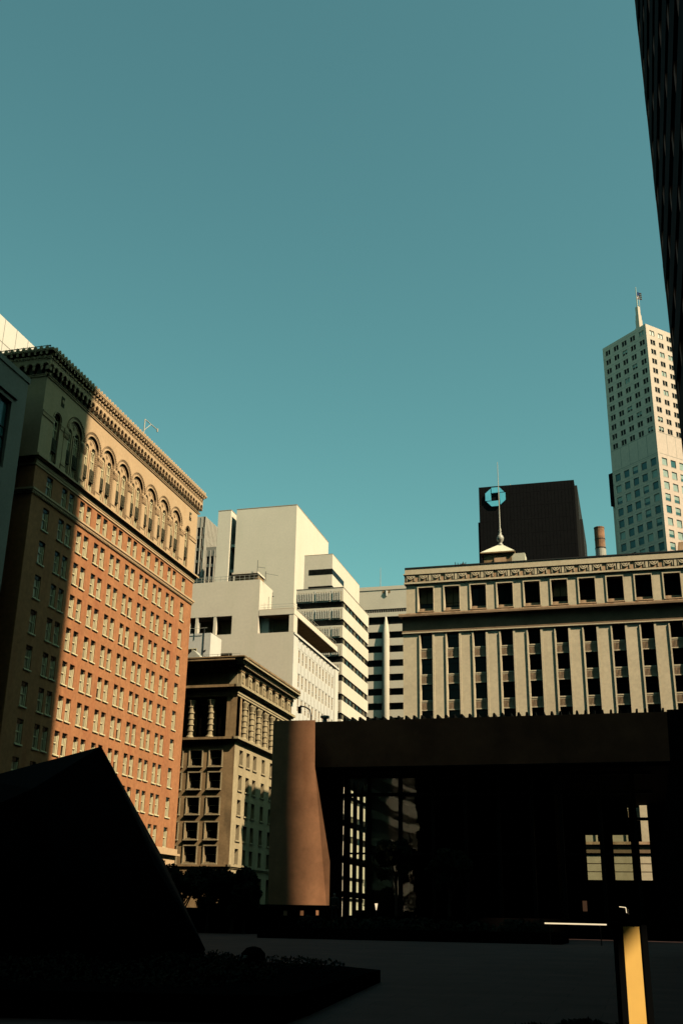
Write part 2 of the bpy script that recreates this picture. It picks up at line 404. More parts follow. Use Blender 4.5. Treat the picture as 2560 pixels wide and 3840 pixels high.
# corbel table + cornice
co = MB().m('cream'); cd = MB()
npitch = 42; pitch = (136.1+.3-92.0)/npitch
def corbel(Fm, a, b):
    n = max(1, round((b-a)/.98)); pt = (b-a)/n
    co.m('cream'); co.box(Fm, a, b, 0, .12, 56.95, 57.12); co.m('cream_dk'); co.box(Fm, a, b, 0, .2, 57.12, 57.2)
    for k_ in range(n):
        c = a+pt*(k_+.5)
        co.m('cream'); co.arch(Fm, c, pt*.33, 58.0, 58.75, .48, .48, half=pt/2, n=8)
        co.ring(Fm, c, 58.0, pt*.40, pt*.47, .48, .53, n=8)
        co.m('cream_dk')
        co.prism(Fm, [(c-pt*.5, 57.55), (c-pt*.42, 57.55), (c-pt*.33, 57.85), (c-pt*.33, 58.0), (c-pt*.5, 58.0)], 0, .48)
        co.prism(Fm, [(c+pt*.42, 57.55), (c+pt*.5, 57.55), (c+pt*.5, 58.0), (c+pt*.33, 58.0), (c+pt*.33, 57.85)], 0, .48)
        co.m('bronze'); co.prism(Fm, [(c-pt*.32, 57.25), (c+pt*.32, 57.25), (c+pt*.32, 58.0), (c, 58.3), (c-pt*.32, 58.0)], 0, .02)  # dark backing in each corbel arch stands for its shadow
    m_ = int((b-a)/.40)
    co.m('cream_dk')
    for k_ in range(m_): co.box(Fm, a+(b-a)*k_/m_, a+(b-a)*(k_+.5)/m_, .0, .6, 58.9, 59.06)
    co.m('cream'); co.box(Fm, a, b, 0, .5, 58.75, 58.9); co.box(Fm, a, b, 0, .52, 59.06, 59.3)
    m_ = int((b-a)/.72)
    for k_ in range(m_):
        u = a+(b-a)*(k_+.5)/m_
        co.m('cream_dk'); co.box(Fm, u-.14, u+.14, .1, .84, 59.3, 59.66)
        co.m('cream'); co.prism(Fm, [(u-.2, 59.98), (u+.2, 59.98), (u+.14, 60.2), (u, 60.34), (u-.14, 60.2)], .75, .96)
corbel(F, 91.8, 136.6); corbel(FN, -84, -58.52)
co.m('cream_dk'); co.box(W, -84, -58.12, 91.42, 136.98, 59.66, 59.78)
co.m('cream'); co.box(W, -84, -58.07, 91.37, 137.03, 59.78, 59.98)
co.m('cream_dk'); co.box(W, -83.8, -59.3, 92.6, 135.8, 57, 59.66)
co.build('cornice', rb)
rf = MB().m('brick'); rf.box(W, -82, -60.5, 93, 135, 59.99, 60.3)
rf.build('roof', rb)
# railing on near end of the roof
rl = MB().m('darksteel')
pts = [(-83+i*2.6, 93.2, 60.3) for i in range(10)]
for i, q in enumerate(pts):
    rl.tube(q, (q[0], q[1], 61.4), .04, 4)
    if i: rl.tube((pts[i-1][0], q[1], 61.4), (q[0], q[1], 61.4), .05, 4); rl.tube((pts[i-1][0], q[1], 60.4), (q[0], q[1], 61.35), .03, 4)
rl.build('roof_railing', rb)
cr = MB().m('galv')
cr.tube((-62, 122.5, 60.2), (-62, 122.5, 66.3), .09, 6); cr.tube((-62, 122.5, 66.3), (-61.2, 125.0, 65.7), .07, 5)
cr.tube((-62, 122.5, 64.6), (-61.6, 123.7, 66.0), .06, 5); cr.tube((-61.2, 125.0, 65.9), (-61.2, 125.0, 65.4), .12, 5)
cr.build('window_washing_davit', rb)
# windows of the brick part
def brick_window(w, variant):
    def mk():
        Fz = Fr((0, 0), (0, 1), (1, 0)); o = MB().m('cframe'); h = 2.5
        for a, b in ((-w, -w+.11), (w-.11, w)): o.box(Fz, a, b, -.04, .06, 0, h)
        o.box(Fz, -w, w, -.04, .07, 0, .14); o.box(Fz, -w, w, -.04, .07, h-.12, h); o.box(Fz, -w, w, -.04, .1, 1.18, 1.3)
        o.box(Fz, w*.38, w*.38+.10, -.04, .10, .1, h-.5); o.box(Fz, w-.13, w-.001, -.04, .15, 0, h-.42)
        o.box(Fz, -w-.09, w+.09, .0, .38, -.13, 0)
        f = o.build('window', loc=(0, 0, 0))
        q = MB().m('cpane' if variant == 0 else ('cpane2' if variant == 1 else 'dpane'))
        q.box(Fz, -w+.05, w-.05, -.06, -.02, .05, h-.05)
        if variant == 2: q.m('cpane2').box(Fz, -w+.05, w-.05, -.015, .0, 1.25, h-.45)
        q.m('dpane').box(Fz, -w+.05, w-.05, -.015, .075, h-.45, h-.02)  # dark strip painted across the top for the head's shadow
        pq = q.build('pane', loc=(0, 0, 0)); pq.parent = f
        return f
    return mk
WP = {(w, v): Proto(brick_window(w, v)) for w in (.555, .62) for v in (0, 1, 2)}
rest = MB()
vis = [(c, r_) for c in cols[4:14] for r_ in range(1, 11)]
vis = set(vis)
for c in cols:
    for r_, z in enumerate(rows):
        v = random.choice([0, 0, 0, 1, 1, 2])
        if z < 9.8: continue
        if (c, r_) in vis or False:
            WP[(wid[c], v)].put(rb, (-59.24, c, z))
        else:
            w = wid[c]; h = rh[r_]
            F2 = Fr((-59.24, c), (0, 1), (1, 0)); rest.m('cframe')
            for a, b in ((-w, -w+.11), (w-.11, w)): rest.box(F2, a, b, -.04, .06, z, z+h)
            rest.box(F2, -w, w, -.04, .07, z, z+.14); rest.box(F2, -w, w, -.04, .1, z+1.18, z+1.3)
            rest.box(F2, w*.38, w*.38+.10, -.04, .10, z, z+h-.5); rest.box(F2, w-.13, w-.001, -.04, .15, z, z+h-.42); rest.box(F2, -w-.09, w+.09, 0, .38 if r_ else .3, z-.13 if r_ else z-.05, z); rest.m('dpane'); rest.box(F2, -w+.05, w-.05, -.015, .075, z+h-.45, z+h-.02)  # dark top strip repeats the painted head shadow
            rest.m('cpane' if v == 0 else 'cpane2'); rest.box(F2, -w+.05, w-.05, -.06, -.02, z, z+h)
for x in sx:
    for z, h in zip(rows, rh):
        if z < 9.9: continue
        F2 = Fr((x, 92.7), (1, 0), (0, -1)); rest.m('cframe')
        rest.box(F2, -.55, -.45, -.04, .06, z, z+h); rest.box(F2, .45, .55, -.04, .06, z, z+h); rest.box(F2, -.55, .55, -.04, .1, z+1.18, z+1.3); rest.box(F2, -.6, .6, 0, .5, z-.17, z)
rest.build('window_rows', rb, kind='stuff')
def arched_window(w):
    def mk():
        Fz = Fr((0, 0), (0, 1), (1, 0)); o = MB().m('cframe')
        for a, b in ((-w, -w+.1), (w-.1, w), (-.05, .05)): o.box(Fz, a, b, 0, .1, 0, 5.15)
        for z in (0, 1.2, 2.95, 4.0, 5.1): o.box(Fz, -w, w, 0, .12, z, z+.12)
        o.ring(Fz, 0, 5.15, w-.1, w, 0, .1, n=10)
        f = o.build('arched_window', loc=(0, 0, 0))
        q = MB().m('cpane'); q.box(Fz, -w, w, -.04, .02, 0, 4.6); q.m('dpane'); q.box(Fz, -w, w, -.04, .02, 4.6, 5.85)  # dark upper part painted for the shadow in the arch head
        pq = q.build('pane', loc=(0, 0, 0)); pq.parent = f
        s_ = MB().m('bronze'); s_.box(Fz, -w+.06, w-.06, .02, .3, 1.42, 2.9); s_.box(Fz, -w+.12, w-.12, .1, .38, 1.3, 1.5)
        s_.disc(Fz, 0, 2.3, .24, .3, .36, 8); s_.box(Fz, -.2, .2, .3, .36, 1.65, 1.85)
        sp = s_.build('bronze_spandrel', loc=(0, 0, 0)); sp.parent = f
        return f
    return mk
AW = Proto(arched_window(.5)); AW2 = Proto(arched_window(.66))
for c in pairs:
    for s_ in (-1, 1): AW.put(rb, (-59.49, c+s_*.83, 47.9))
for c in (95.5, 132.85): AW2.put(rb, (-59.42, c, 47.9))

# ------------------------------------------------------------------ grey building at far left edge
gb = thing('concrete_building', 'grey concrete building with tall blue-green windows at the left edge, in shade', 'building', (-70, 70, 0))
F = FX(-59)
o = MB().m('gconc')
hol = [(81.9-6.2*k_, 86.5-6.2*k_, 43.5-9*j, 50.9-9*j) for k_ in range(9) for j in range(5)]
o.wall(F, 20, 89, -.2, 54.3, hol, .5)
o.face([F(89, 0, -.2), F(89, -28, -.2), F(89, -28, 54.3), F(89, 0, 54.3)]); o.face([F(20, 0, -.2), F(20, -28, -.2), F(20, -28, 54.3), F(20, 0, 54.3)])
o.box(F, 20, 87.2, 0, .25, 51.4, 53.2); o.build('wall', gb)
o = MB().m('gconc'); o.box(F, 19.8, 89.2, -28, .12, 54.3, 54.9); o.build('roof', gb)
def tallwin():
    Fz = Fr((0, 0), (0, 1), (1, 0)); o = MB().m('darksteel')
    for u in (0, 1.5, 3.0, 4.5): o.box(Fz, u, u+.12, 0, .15, 0, 7.4)
    for z in (0, 3.3, 4.4, 7.28): o.box(Fz, 0, 4.6, 0, .12, z, z+.12)
    f = o.build('window', loc=(0, 0, 0)); q = MB().m('blueglass'); q.box(Fz, 0, 4.6, -.05, 0, 0, 7.4)
    pq = q.build('pane', loc=(0, 0, 0)); pq.parent = f; return f
TW = Proto(tallwin)
for h in hol: TW.put(gb, (-59.48, h[0], h[2]))

# ------------------------------------------------------------------ white panelled building far behind left
wp = thing('panelled_building', 'blank white panelled high-rise wall showing behind the brick building roof', 'building', (-110, 130, 0))
Z = 89.0
o = MB().m('white_w')
o.box(W, -125, -90, 60, 148, -.2, Z)
o.build('wall', wp)
o = MB().m('gconc')
for k_ in range(14):
    y = 100+k_*3.4; o.box(FX(-90), y, y+.10, .0, .02, 40, Z)
for z in (Z-4.2, Z-8.4, Z-12.6): o.box(FX(-90), 60, 148, 0, .021, z, z+.1)
o.build('panel_joint', wp)

# ------------------------------------------------------------------ stone building with colonnade
sb = thing('stone_building', 'ornate weathered stone building with engaged columns and a deep bracketed cornice', 'building', (-77, 170, 0))
FS = FX(-58.82); FF = FY(156)
Y1 = 183.6
wr = [22.35, 18.62, 14.92, 11.18]
sidec = [159.0, 162.25, 165.4, 169.65, 173.8, 177.6, 181.0]
hs = [(c-.8, c+.8, z+.0-.1, z+2.15) for c in sidec for z in (23.8, 20.0, 16.33, 12.65, 9.15)]
fc = [-61.85-3.25*k_ for k_ in range(8)]
hf = [(c-1.0, c+1.0, z+.2, z+2.55) for c in fc for z in (23.15, 19.75, 16.05, 12.4, 8.98)]
o = MB().m('stone')
o.wall(FS, 156, Y1, 8.9, 27.05, hs, .75)
o.m('stone_dk')  # front wall takes the shade-darkened copy of the stone
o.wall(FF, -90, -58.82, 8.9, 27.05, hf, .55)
o.m('stone')
o.wall(FS, 156, Y1, -.2, 8.4, [(c-.9, c+.9, 1, 7.4) for c in sidec], .8, d0=.15)
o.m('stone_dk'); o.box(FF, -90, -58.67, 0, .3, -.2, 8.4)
# colonnade storeys: recessed wall behind columns
o.m('stone'); 
o.box(FS, 156.02, 157.45, -1.0, 0, 27.35, 34.0); o.box(FS, Y1-1.4, Y1, -1.0, 0, 27.35, 34.0)
ctr = [158.3+3.37*k_ for k_ in range(8)]
rec = [(c-.95, c+.95, 27.9, 33.85, 't') for c in ctr if c < Y1-1.6]
o.wall(FS, 157.4, Y1-1.3, 27.35, 34.0, rec, .55, d0=-.45)
for c in ctr:
    if c < Y1-1.6: o.arch(FS, c, .8, 32.9, 33.85, -.45, .55, half=.95, n=10)
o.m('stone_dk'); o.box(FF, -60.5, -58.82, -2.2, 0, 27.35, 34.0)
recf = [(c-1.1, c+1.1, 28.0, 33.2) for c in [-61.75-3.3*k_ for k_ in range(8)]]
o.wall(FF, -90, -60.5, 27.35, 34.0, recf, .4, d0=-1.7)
# attic
o.m('stone'); o.box(FS, 156, Y1, -1.5, -.12, 34.5, 38.9); o.m('stone_dk'); o.box(FF, -90, -58.95, -1.5, -.1, 34.5, 38.9)
o.box(W, -90, -59.6, 157.8, Y1-.3, 34, 38.9)
o.build('wall', sb)
# glass behind
o = MB().m('dpane'); o.face([FS(156.6, -.8, 0), FS(Y1-.5, -.8, 0), FS(Y1-.5, -.8, 33.8), FS(156.6, -.8, 33.8)])
o.face([FF(-90, -.6, 0), FF(-59.7, -.6, 0), FF(-59.7, -.6, 27), FF(-90, -.6, 27)]); o.face([FF(-90, -2.1, 27.4), FF(-59.7, -2.1, 27.4), FF(-59.7, -2.1, 34), FF(-90, -2.1, 34)])
o.m('stone_dk'); o.face([(-90, 156, -.2), (-90, Y1, -.2), (-90, Y1, 38.9), (-90, 156, 38.9)]); o.face([(-90, Y1, -.2), (-58.82, Y1, -.2), (-58.82, Y1, 38.9), (-90, Y1, 38.9)])
o.build('inner_wall', sb)
# belts
o = MB()
def sbelt(z0, z1, d, m='stone'):
    o.m(m); o.box(FS, 156-d, Y1, -.3, d, z0, z1); o.m('stone_dk'); o.box(FF, -90, -58.82-.002, -.3, d, z0, z1)
sbelt(8.4, 8.62, .32); sbelt(8.62, 8.9, .5); o.build('belt_course', sb); o = MB(); sbelt(27.05, 27.25, .28); sbelt(27.25, 27.6, .75, 'stone'); o.box(W, -90, -58.6, 155.8, Y1, 27.2, 27.36); o.build('belt_course', sb); o = MB(); sbelt(34.0, 34.35, .1); sbelt(34.35, 34.62, .2)
sbelt(34.62, 35.05, .1); sbelt(35.05, 35.3, .5); sbelt(35.3, 35.7, .85)
o.build('belt_course', sb)
# cornice
o = MB()
def scorn(Fm, a, b, e, m):
    mm = 'stone' if m else 'stone_dk'
    o.m(mm); o.box(Fm, a-e*.3, b, -.3, .3, 37.95, 38.1)
    n = int((b-a)/.34)
    o.m(mm)
    for k_ in range(n): o.box(Fm, a+(b-a)*k_/n, a+(b-a)*(k_+.55)/n, .0, .5, 38.1, 38.32)
    o.box(Fm, a-e*.3, b, -.3, .45, 38.32, 38.55)
    n = int((b-a)/.75)
    for k_ in range(n): o.box(Fm, a+(b-a)*k_/n, a+(b-a)*(k_+.45)/n, .1, 1.05, 38.55, 38.85)
    o.box(Fm, a-e*1.15, b+e*.3, -.3, 1.15, 38.85, 39.1)
    o.box(Fm, a-e*1.6, b+e*.4, -.3, 1.6+(0 if e else .5), 39.3, 39.5); o.box(Fm, a-e*1.3, b+e*.4, -.3, 1.3, 39.1, 39.3)
    n = int((b-a)/.55); o.m('stone_dk')
    for k_ in range(n):
        u = a+(b-a)*(k_+.5)/n; o.prism(Fm, [(u-.25, 39.7), (u+.25, 39.7), (u+.18, 39.95), (u-.18, 40.02)], 1.3, 1.68)
    o.m(mm); o.box(Fm, a-e*1.55, b+e*.3, -.3, 1.55, 39.5, 39.72)
scorn(FS, 156, Y1, 1, 1)
scorn(FF, -90, -58.83, 0, 0)
o.m('stone_dk'); o.box(W, -90, -57.2, 153.9, Y1+.4, 39.72, 39.9)
o.build('cornice', sb)
# attic brackets
def bracket():
    Fz = Fr((0, 0), (0, 1), (1, 0)); o = MB().m('stone')
    o.box(Fz, -.72, .72, -.3, .42, 0, 2.1); o.m('stone_dk'); o.box(Fz, -.85, .85, -.3, .5, 2.1, 2.3)
    o.m('stone'); o.disc(Fz, .1, 1.55, .3, .42, .62, 8); o.disc(Fz, -.1, .6, .26, .42, .55, 8); o.box(Fz, -.35, -.1, .42, .58, .8, 1.3)
    o.m('stone_dk'); o.box(Fz, .2, .5, .42, .5, .3, 1.0)
    return o.build('bracket', loc=(0, 0, 0))
BR = Proto(bracket)
for y in [156.85+3.42*k_ for k_ in range(8)]: BR.put(sb, (-58.82, y, 35.7))
# columns
def column():
    o = MB().m('stone'); prof_ = [(.62, 0), (.62, .25), (.5, .35), (.46, .5)]
    z = .5
    for k_ in range(5):
        prof_ += [(.40, z+.02), (.40, z+.62), (.52, z+.64), (.52, z+.86), (.40, z+.88)]; z += .92
    prof_ += [(.42, z), (.46, z+.1), (.62, z+.55), (.7, z+.75), (.7, z+.85)]
    o.lathe((0, 0), prof_, 12)
    return o.build('column', loc=(0, 0, 0))
CP = Proto(column)
for c in ctr:
    if c+1.68 < Y1-1: CP.put(sb, (-59.0, c+1.68, 27.62))
for x in (-63.3, -66.6, -69.9, -73.2, -76.5): CP.put(sb, (x, 156.55, 27.62))
# windows
def stone_side_win():
    Fz = Fr((0, 0), (0, 1), (1, 0)); o = MB().m('cframe')
    for a, b in ((-.8, -.7), (.7, .8), (-.04, .04)): o.box(Fz, a, b, 0, .1, 0, 2.25)
    for z in (0, 1.08, 2.15): o.box(Fz, -.8, .8, 0, .12, z, z+.1)
    o.m('stone'); o.box(Fz, -1.0, 1.0, .5, .88, -.22, 0)
    f = o.build('window', loc=(0, 0, 0)); q = MB().m('dpane'); q.box(Fz, -.8, .8, -.05, 0, 0, 2.25); q.m('cpane'); q.box(Fz, -.7, .7, 0, .02, 1.15, 2.1)
    pq = q.build('pane', loc=(0, 0, 0)); pq.parent = f; return f
SW = Proto(stone_side_win)
for h in hs: SW.put(sb, (-58.82-.7, (h[0]+h[1])/2, h[2]))
def stone_front_win():
    Fz = Fr((0, 0), (1, 0), (0, -1)); o = MB().m('stone')
    for a, b in ((-1.17, -1.0), (1.0, 1.17)): o.box(Fz, a, b, .5, .62, -.1, 2.5)
    o.box(Fz, -1.17, 1.17, .5, .64, 2.35, 2.52); o.box(Fz, -1.2, 1.2, .5, .82, -.28, -.1)
    o.m('stone'); o.box(Fz, -1.0, -.86, 0, .14, 0, 2.35); o.box(Fz, .86, 1.0, 0, .1, 0, 2.35)
    o.box(Fz, -1, 1, 0, .1, 0, .12); o.box(Fz, -1, 1, 0, .12, 1.15, 1.22)
    f = o.build('window', loc=(0, 0, 0)); q = MB().m('dpane'); q.box(Fz, -1, 1, -.05, 0, 0, 2.35)
    pq = q.build('pane', loc=(0, 0, 0)); pq.parent = f; return f
SFW = Proto(stone_front_win)
for h in hf: SFW.put(sb, ((h[0]+h[1])/2, 156.5, h[2]))
# upper arcade glazing bars on the side
o = MB().m('stone')
for c in ctr:
    if c < Y1-1.6:
        for z in (29.6, 31.3): o.box(FS, c-.8, c+.8, -.95, -.55, z, z+.45)
        o.m('cframe'); o.box(FS, c-.04, c+.04, -.95, -.85, 27.9, 33.4); o.m('stone')
        o.ring(FS, c, 32.9, .82, .94, -.45, -.36, n=10)
        o.box(FS, c+1.68-.5, c+1.68+.5, -.45, -.05, 33.3, 34.0)
o.build('window_surround', sb)
# roof hut + railing + louvred vent
hut = MB().m('panelw'); hut.box(W, -86, -70.5, 172, 177.2, 39.9, 48.7); ho = hut.build('roof_hut', sb)
o = MB().m('white_w'); o.box(FX(-70.5), 172.0, 177.2, 0, .05, 39.9, 48.7); o.build('hut_side', ho)
o = MB().m('cframe'); Fz = FY(172)
o.box(Fz, -74.6, -72.95, 0, .06, 44.35, 46.0); o.m('dpane'); o.box(Fz, -74.5, -73.05, .06, .08, 44.45, 45.9); o.m('cframe'); o.box(Fz, -73.82, -73.74, .08, .1, 44.45, 45.9); o.build('window', ho)
o = MB().m('darksteel'); o.tube((-71.7, 171.9, 40), (-71.7, 171.9, 49.5), .06, 5); o.tube((-76, 171.9, 43.2), (-74.4, 171.9, 44.6), .06, 5)
for z in (42.9, 44.2, 45.4): o.tube((-71.7, 171.9, z), (-71.2, 171.9, z+.2), .08, 5)
o.m('galv'); o.tube((-72.5, 171.5, 48.7), (-72.5, 171.5, 50.4), .06, 5); o.tube((-74.5, 171.5, 48.7), (-74.5, 171.5, 49.6), .05, 5); o.tube((-74.5, 171.5, 49.5), (-71, 171.5, 49.5), .04, 5)
o.build('conduit', ho)
o = MB().m('galv')
o.prism(FY(165), [(-71.9, 39.9), (-69.3, 39.9), (-69.3, 42.7), (-70.6, 44.0), (-71.9, 42.7)], -2.5, 0)
o.m('gconc')
for k_ in range(6): o.box(FY(165), -71.6, -69.6, 0, .03, 40.6+k_*.34, 40.7+k_*.34)
o.build('roof_vent', sb)
o = MB().m('galv')
for k_ in range(14):
    x = -84+k_*1.9; o.tube((x, 157.5, 39.9), (x, 157.5, 41.1), .035, 4)
for z in (40.5, 41.1): o.tube((-84, 157.5, z), (-59.3, 157.5, z), .035, 4)
o.build('roof_railing', sb)

# ------------------------------------------------------------------ white building with loggia
wo = thing('white_building', 'white stepped office building with a top-floor loggia under a flat canopy', 'building', (-72, 200, 0))
FE = FX(-59); FWt = FY(184)
o = MB().m('white')
wc = [188.05+2.355*k_ for k_ in range(11)]
wz = [46.25-4.5*k_ for k_ in range(10)]
hw = [(c-.48, c+.48, z, z+2.5) for c in wc for z in wz]
o.m('white_w'); o.wall(FE, 184, 215.7, -.2, 51.3, hw, .14)
o.m('white'); o.wall(FWt, -95, -66, -.2, 62, [(-79.9, -71.3, 51.5, 55.1), (-73.4, -70.9, 45.3, 47.9)], 3.2)
o.wall(FWt, -66, -59, -.2, 51.4, [], .2)
o.box(W, -95, -66.03, 187.4, 191.55, 51, 61.97, skip='')         # behind loggia
o.face([(-66, 184, 51.4), (-66, 191.6, 51.4), (-66, 191.6, 62), (-66, 184, 62)])
o.face([(-95, 184, 62), (-66, 184, 62), (-66, 191.6, 62), (-95, 191.6, 62)])
o.face([(-66, 184, 51.4), (-59, 184, 51.4), (-59, 215.7, 51.3), (-66, 215.7, 51.3)])
o.face([(-59, 215.7, -.2), (-95, 215.7, -.2), (-95, 215.7, 54), (-59, 215.7, 51)])
o.m('stone_dk'); o.box(FWt, -79.95, -71.2, -3.19, -3.1, 51.4, 55.2); o.box(FWt, -73.5, -70.8, -3.19, -3.1, 45.2, 48)
o.build('wall', wo)
# ---- separate blank white tower block further back
tb = thing('white_tower_block', 'windowless white slab tower with a dark vertical slit rising behind the loggia building', 'tower', (-90, 265, 0))
o = MB().m('white')
o.box(W, -102.4, -98.75, 250, 281, -.2, 103.6); o.box(W, -97.15, -80.4, 250, 281, -.2, 103.6)
o.m('cream_dk'); o.box(W, -97.2, -80.35, 249.95, 281.05, 103.6, 103.75); o.box(W, -102.45, -98.7, 249.95, 281.05, 103.6, 103.75)
o.build('wall', tb)
o = MB().m('darksteel'); o.box(W, -98.74, -97.16, 254, 254.2, 40, 99); o.m('white')
for z in (80, 86.5, 93.5): o.box(W, -98.74, -97.16, 251.3, 253.95, z, z+.75)
o.build('slit_window', tb)
o = MB().m('darksteel'); o.tube((-80.2, 262, 87.9), (-79.8, 262, 87.6), .2, 5); o.tube((-80.2, 266, 86.0), (-79.8, 266, 85.6), .2, 5); o.tube((-80.0, 262, 87.8), (-80, 267, 85.2), .04, 4); o.build('wall_light', tb)
# canopy, loggia
o = MB().m('white'); o.box(W, -65.95, -58.98, 183.97, 215.3, 54.8, 55.9); o.m('stone_dk'); o.box(W, -65.7, -59.2, 184.4, 215.0, 54.76, 54.8); o.m('white'); o.m('cream_dk'); o.box(W, -65.9, -59.02, 184.0, 215.27, 55.9, 55.98)  # underside sheet coloured dark to stand for its shade
o.build('canopy', wo)
o = MB().m('white'); o.box(W, -59.95, -59.03, 184.03, 186.3, 51.42, 54.77); o.build('corner_pillar', wo)
for x0 in (-78.72, -75.03):
    o = MB().m('white'); o.box(FWt, x0, x0+.56, -.75, -.03, 51.5, 55.1); o.build('loggia_pillar', wo)
o = MB().m('white'); o.box(W, -65.9, -64.35, 185.4, 189, 51.42, 54.77); o.m('stone'); o.box(W, -64.7, -64.3, 188, 215, 51.42, 54.77)
o.m('stone_dk'); o.box(W, -64.3, -60.0, 188.0, 188.2, 51.42, 54.77); o.build('loggia_wall', wo)
o = MB().m('stone')
for k_ in range(17): o.box(W, -64.3+k_*.26, -64.24+k_*.26, 186.2, 186.28, 51.42, 54.77)
for k_ in range(12): o.box(W, -64.3, -60.0, 186.2, 186.27, 51.5+k_*.28, 51.56+k_*.28)
o.build('grille', wo)
# facade ribs, string course, windows
o = MB().m('white_w')
for c in [186.87+2.355*k_ for k_ in range(12)]: o.box(FE, c-.10, c+.10, 0, .07, -.2, 50.2)
o.box(FE, 184.0, 186.6, 0, .12, -.2, 51.2); o.box(FE, 213.2, 215.7, 0, .12, -.2, 51.2)
o.box(FE, 184, 215.9, 0, .3, 50.95, 51.35)
o.build('pilaster_strip', wo)
for c in wc:
    o = MB().m('panelw')
    for z in wz: o.box(FE, c-.9, c+.9, 0, .04, z-1.9, z-.12)
    o.box(FE, c-.9, c+.9, 0, .04, 49.0, 50.3); o.m('gconc').box(FE, c-.5, c+.5, .04, .06, 50.45, 50.62)
    o.build('spandrel_panel', wo)
def wwin():
    Fz = Fr((0, 0), (0, 1), (1, 0)); o = MB().m('panelw')
    for a, b in ((-.48, -.38), (.38, .48)): o.box(Fz, a, b, 0, .08, 0, 2.5)
    o.box(Fz, -.48, .48, 0, .08, 0, .1); o.box(Fz, -.48, .48, 0, .1, 1.0, 1.1)
    f = o.build('window', loc=(0, 0, 0)); q = MB().m('stone_dk'); q.box(Fz, -.45, .45, -.05, 0, 0, 2.5); q.m('cpane'); q.box(Fz, -.4, -.05, 0, .01, .1, 1.6)
    pq = q.build('pane', loc=(0, 0, 0)); pq.parent = f; return f
WW = Proto(wwin)
for c in wc:
    for z in wz[:5]: WW.put(wo, (-59.12, c, z))
o = MB().m('cpane2'); o.face([FE(187, -.16, 0), FE(213, -.16, 0), FE(213, -.16, 27), FE(187, -.16, 27)]); o.build('lower_glazing', wo)
# roof railing / plant
o = MB().m('galv')
for k_ in range(17):
    x = -82+k_*.98; o.tube((x, 184.2, 62), (x, 184.2, 63.05), .04, 4)
for z in (62.5, 63.05): o.tube((-82, 184.2, z), (-66.2, 184.2, z), .04, 4)
for k_ in range(16):
    y = 184.3+k_*2; o.tube((-59.2, y, 55.95), (-59.2, y, 56.9), .03, 4)
for z in (56.4, 56.9): o.tube((-59.2, 184.3, z), (-59.2, 214.3, z), .03, 4); o.tube((-65.8, 184.2, z), (-59.2, 184.2, z), .03, 4)
o.build('roof_railing', wo)
o = MB().m('white'); o.box(W, -72.6, -67.3, 186, 190.5, 64.0, 64.35); o.m('stone_dk'); o.box(W, -72.4, -67.5, 187.0, 190.4, 62, 64); o.build('roof_shelter', wo)
o = MB().m('darksteel')
o.tube((-67.2, 185.5, 62), (-67.2, 185.5, 66.4), .05, 5); o.tube((-67.2, 185.5, 65), (-65.6, 185.5, 64.7), .04, 4); o.tube((-65.5, 185.5, 62), (-65.5, 185.5, 64), .06, 4); o.tube((-65.5, 185.5, 63.6), (-63, 185.5, 63.0), .03, 4)
o.tube((-64.3, 186.5, 55.9), (-64.3, 186.5, 60), .04, 4); o.tube((-64.3, 186.5, 59.2), (-64.0, 186.5, 59.2), .08, 4); o.tube((-65, 186.5, 55.9), (-65, 186.5, 59.2), .04, 4)
o.build('antenna', wo)

# ------------------------------------------------------------------ striped office building
st = thing('striped_building', 'cream office building with stacked dark ribbon windows wrapping its corner', 'building', (-70, 232, 0))
FE = FX(-59); FN_ = FY(219)
o = MB().m('concrete')
o.box(W, -69.5, -59.6, 219.6, 242.3, -.2, 67.9, skip='')
o.build('core', st)
o2 = MB().m('dglass')
z = 70.35; bands = []
o = MB().m('white')
for k_ in range(17):
    zt = 70.3-4.1*k_ if k_ else 70.35; zb = 67.25-4.1*k_
    if zt < 1: break
    top = zt if k_ == 0 else 65.88-4.1*(k_-1)
    bt = zb
    o.box(W, -69.8, -59, 219, 242.85, bt, top)
    bands.append((bt-1.37, bt))
o.build('spandrel_band', st)
for i, (a, b) in enumerate(bands[:14]):
    q = MB().m('dglass'); q.box(W, -69.7, -59.25, 219.25, 242.6, a-.02, b+.02)
    q.m('darksteel')
    for k_ in range(16): q.box(FE, 219.8+k_*1.5, 219.9+k_*1.5, -.25, -.18, a, b)
    for k_ in range(7): q.m('cpane' if k_ % 3 == 0 else 'blueglass').box(FE, 220.5+k_*3.1, 221.5+k_*3.1, -.25, -.2, a+.05, b-.05)
    q.build('ribbon_window', st)
o = MB().m('white')
for (a, b) in [(67.25-4.1*k_, (70.0 if k_ == 0 else 65.88-4.1*(k_-1))) for k_ in range(12)]:
    n = 26
    o.m('stone'); o.box(FN_, -69.6, -59.4, 0, .03, a+.15, b-.45); o.m('white_w')
    for k_ in range(n):
        x = -69.5+.39*k_
        if k_ in (10, 20): o.box(FN_, x-.08, x+.25, 0, .06, a+.1, b-.2)
        else: o.box(FN_, x, x+.14, 0, .24, a+.25, b-.55)
o.build('ribbed_panel', st)
o = MB().m('white'); o.box(W, -68.6, -62, 220.3, 245.3, 69, 78.8); o.m('cream_dk'); o.box(W, -68.62, -61.98, 220.28, 245.32, 78.8, 78.9); ph = o.build('penthouse', st)
o = MB().m('dglass'); o.box(W, -67.5, -61.97, 220.27, 230.4, 74.05, 75.35); o.box(W, -67.5, -61.97, 220.27, 226, 70.3, 71.4); o.build('ribbon_window', ph)
o = MB().m('gconc'); o.box(W, -69.85, -58.95, 218.95, 242.9, 70.35, 70.5); o.build('roof', st)

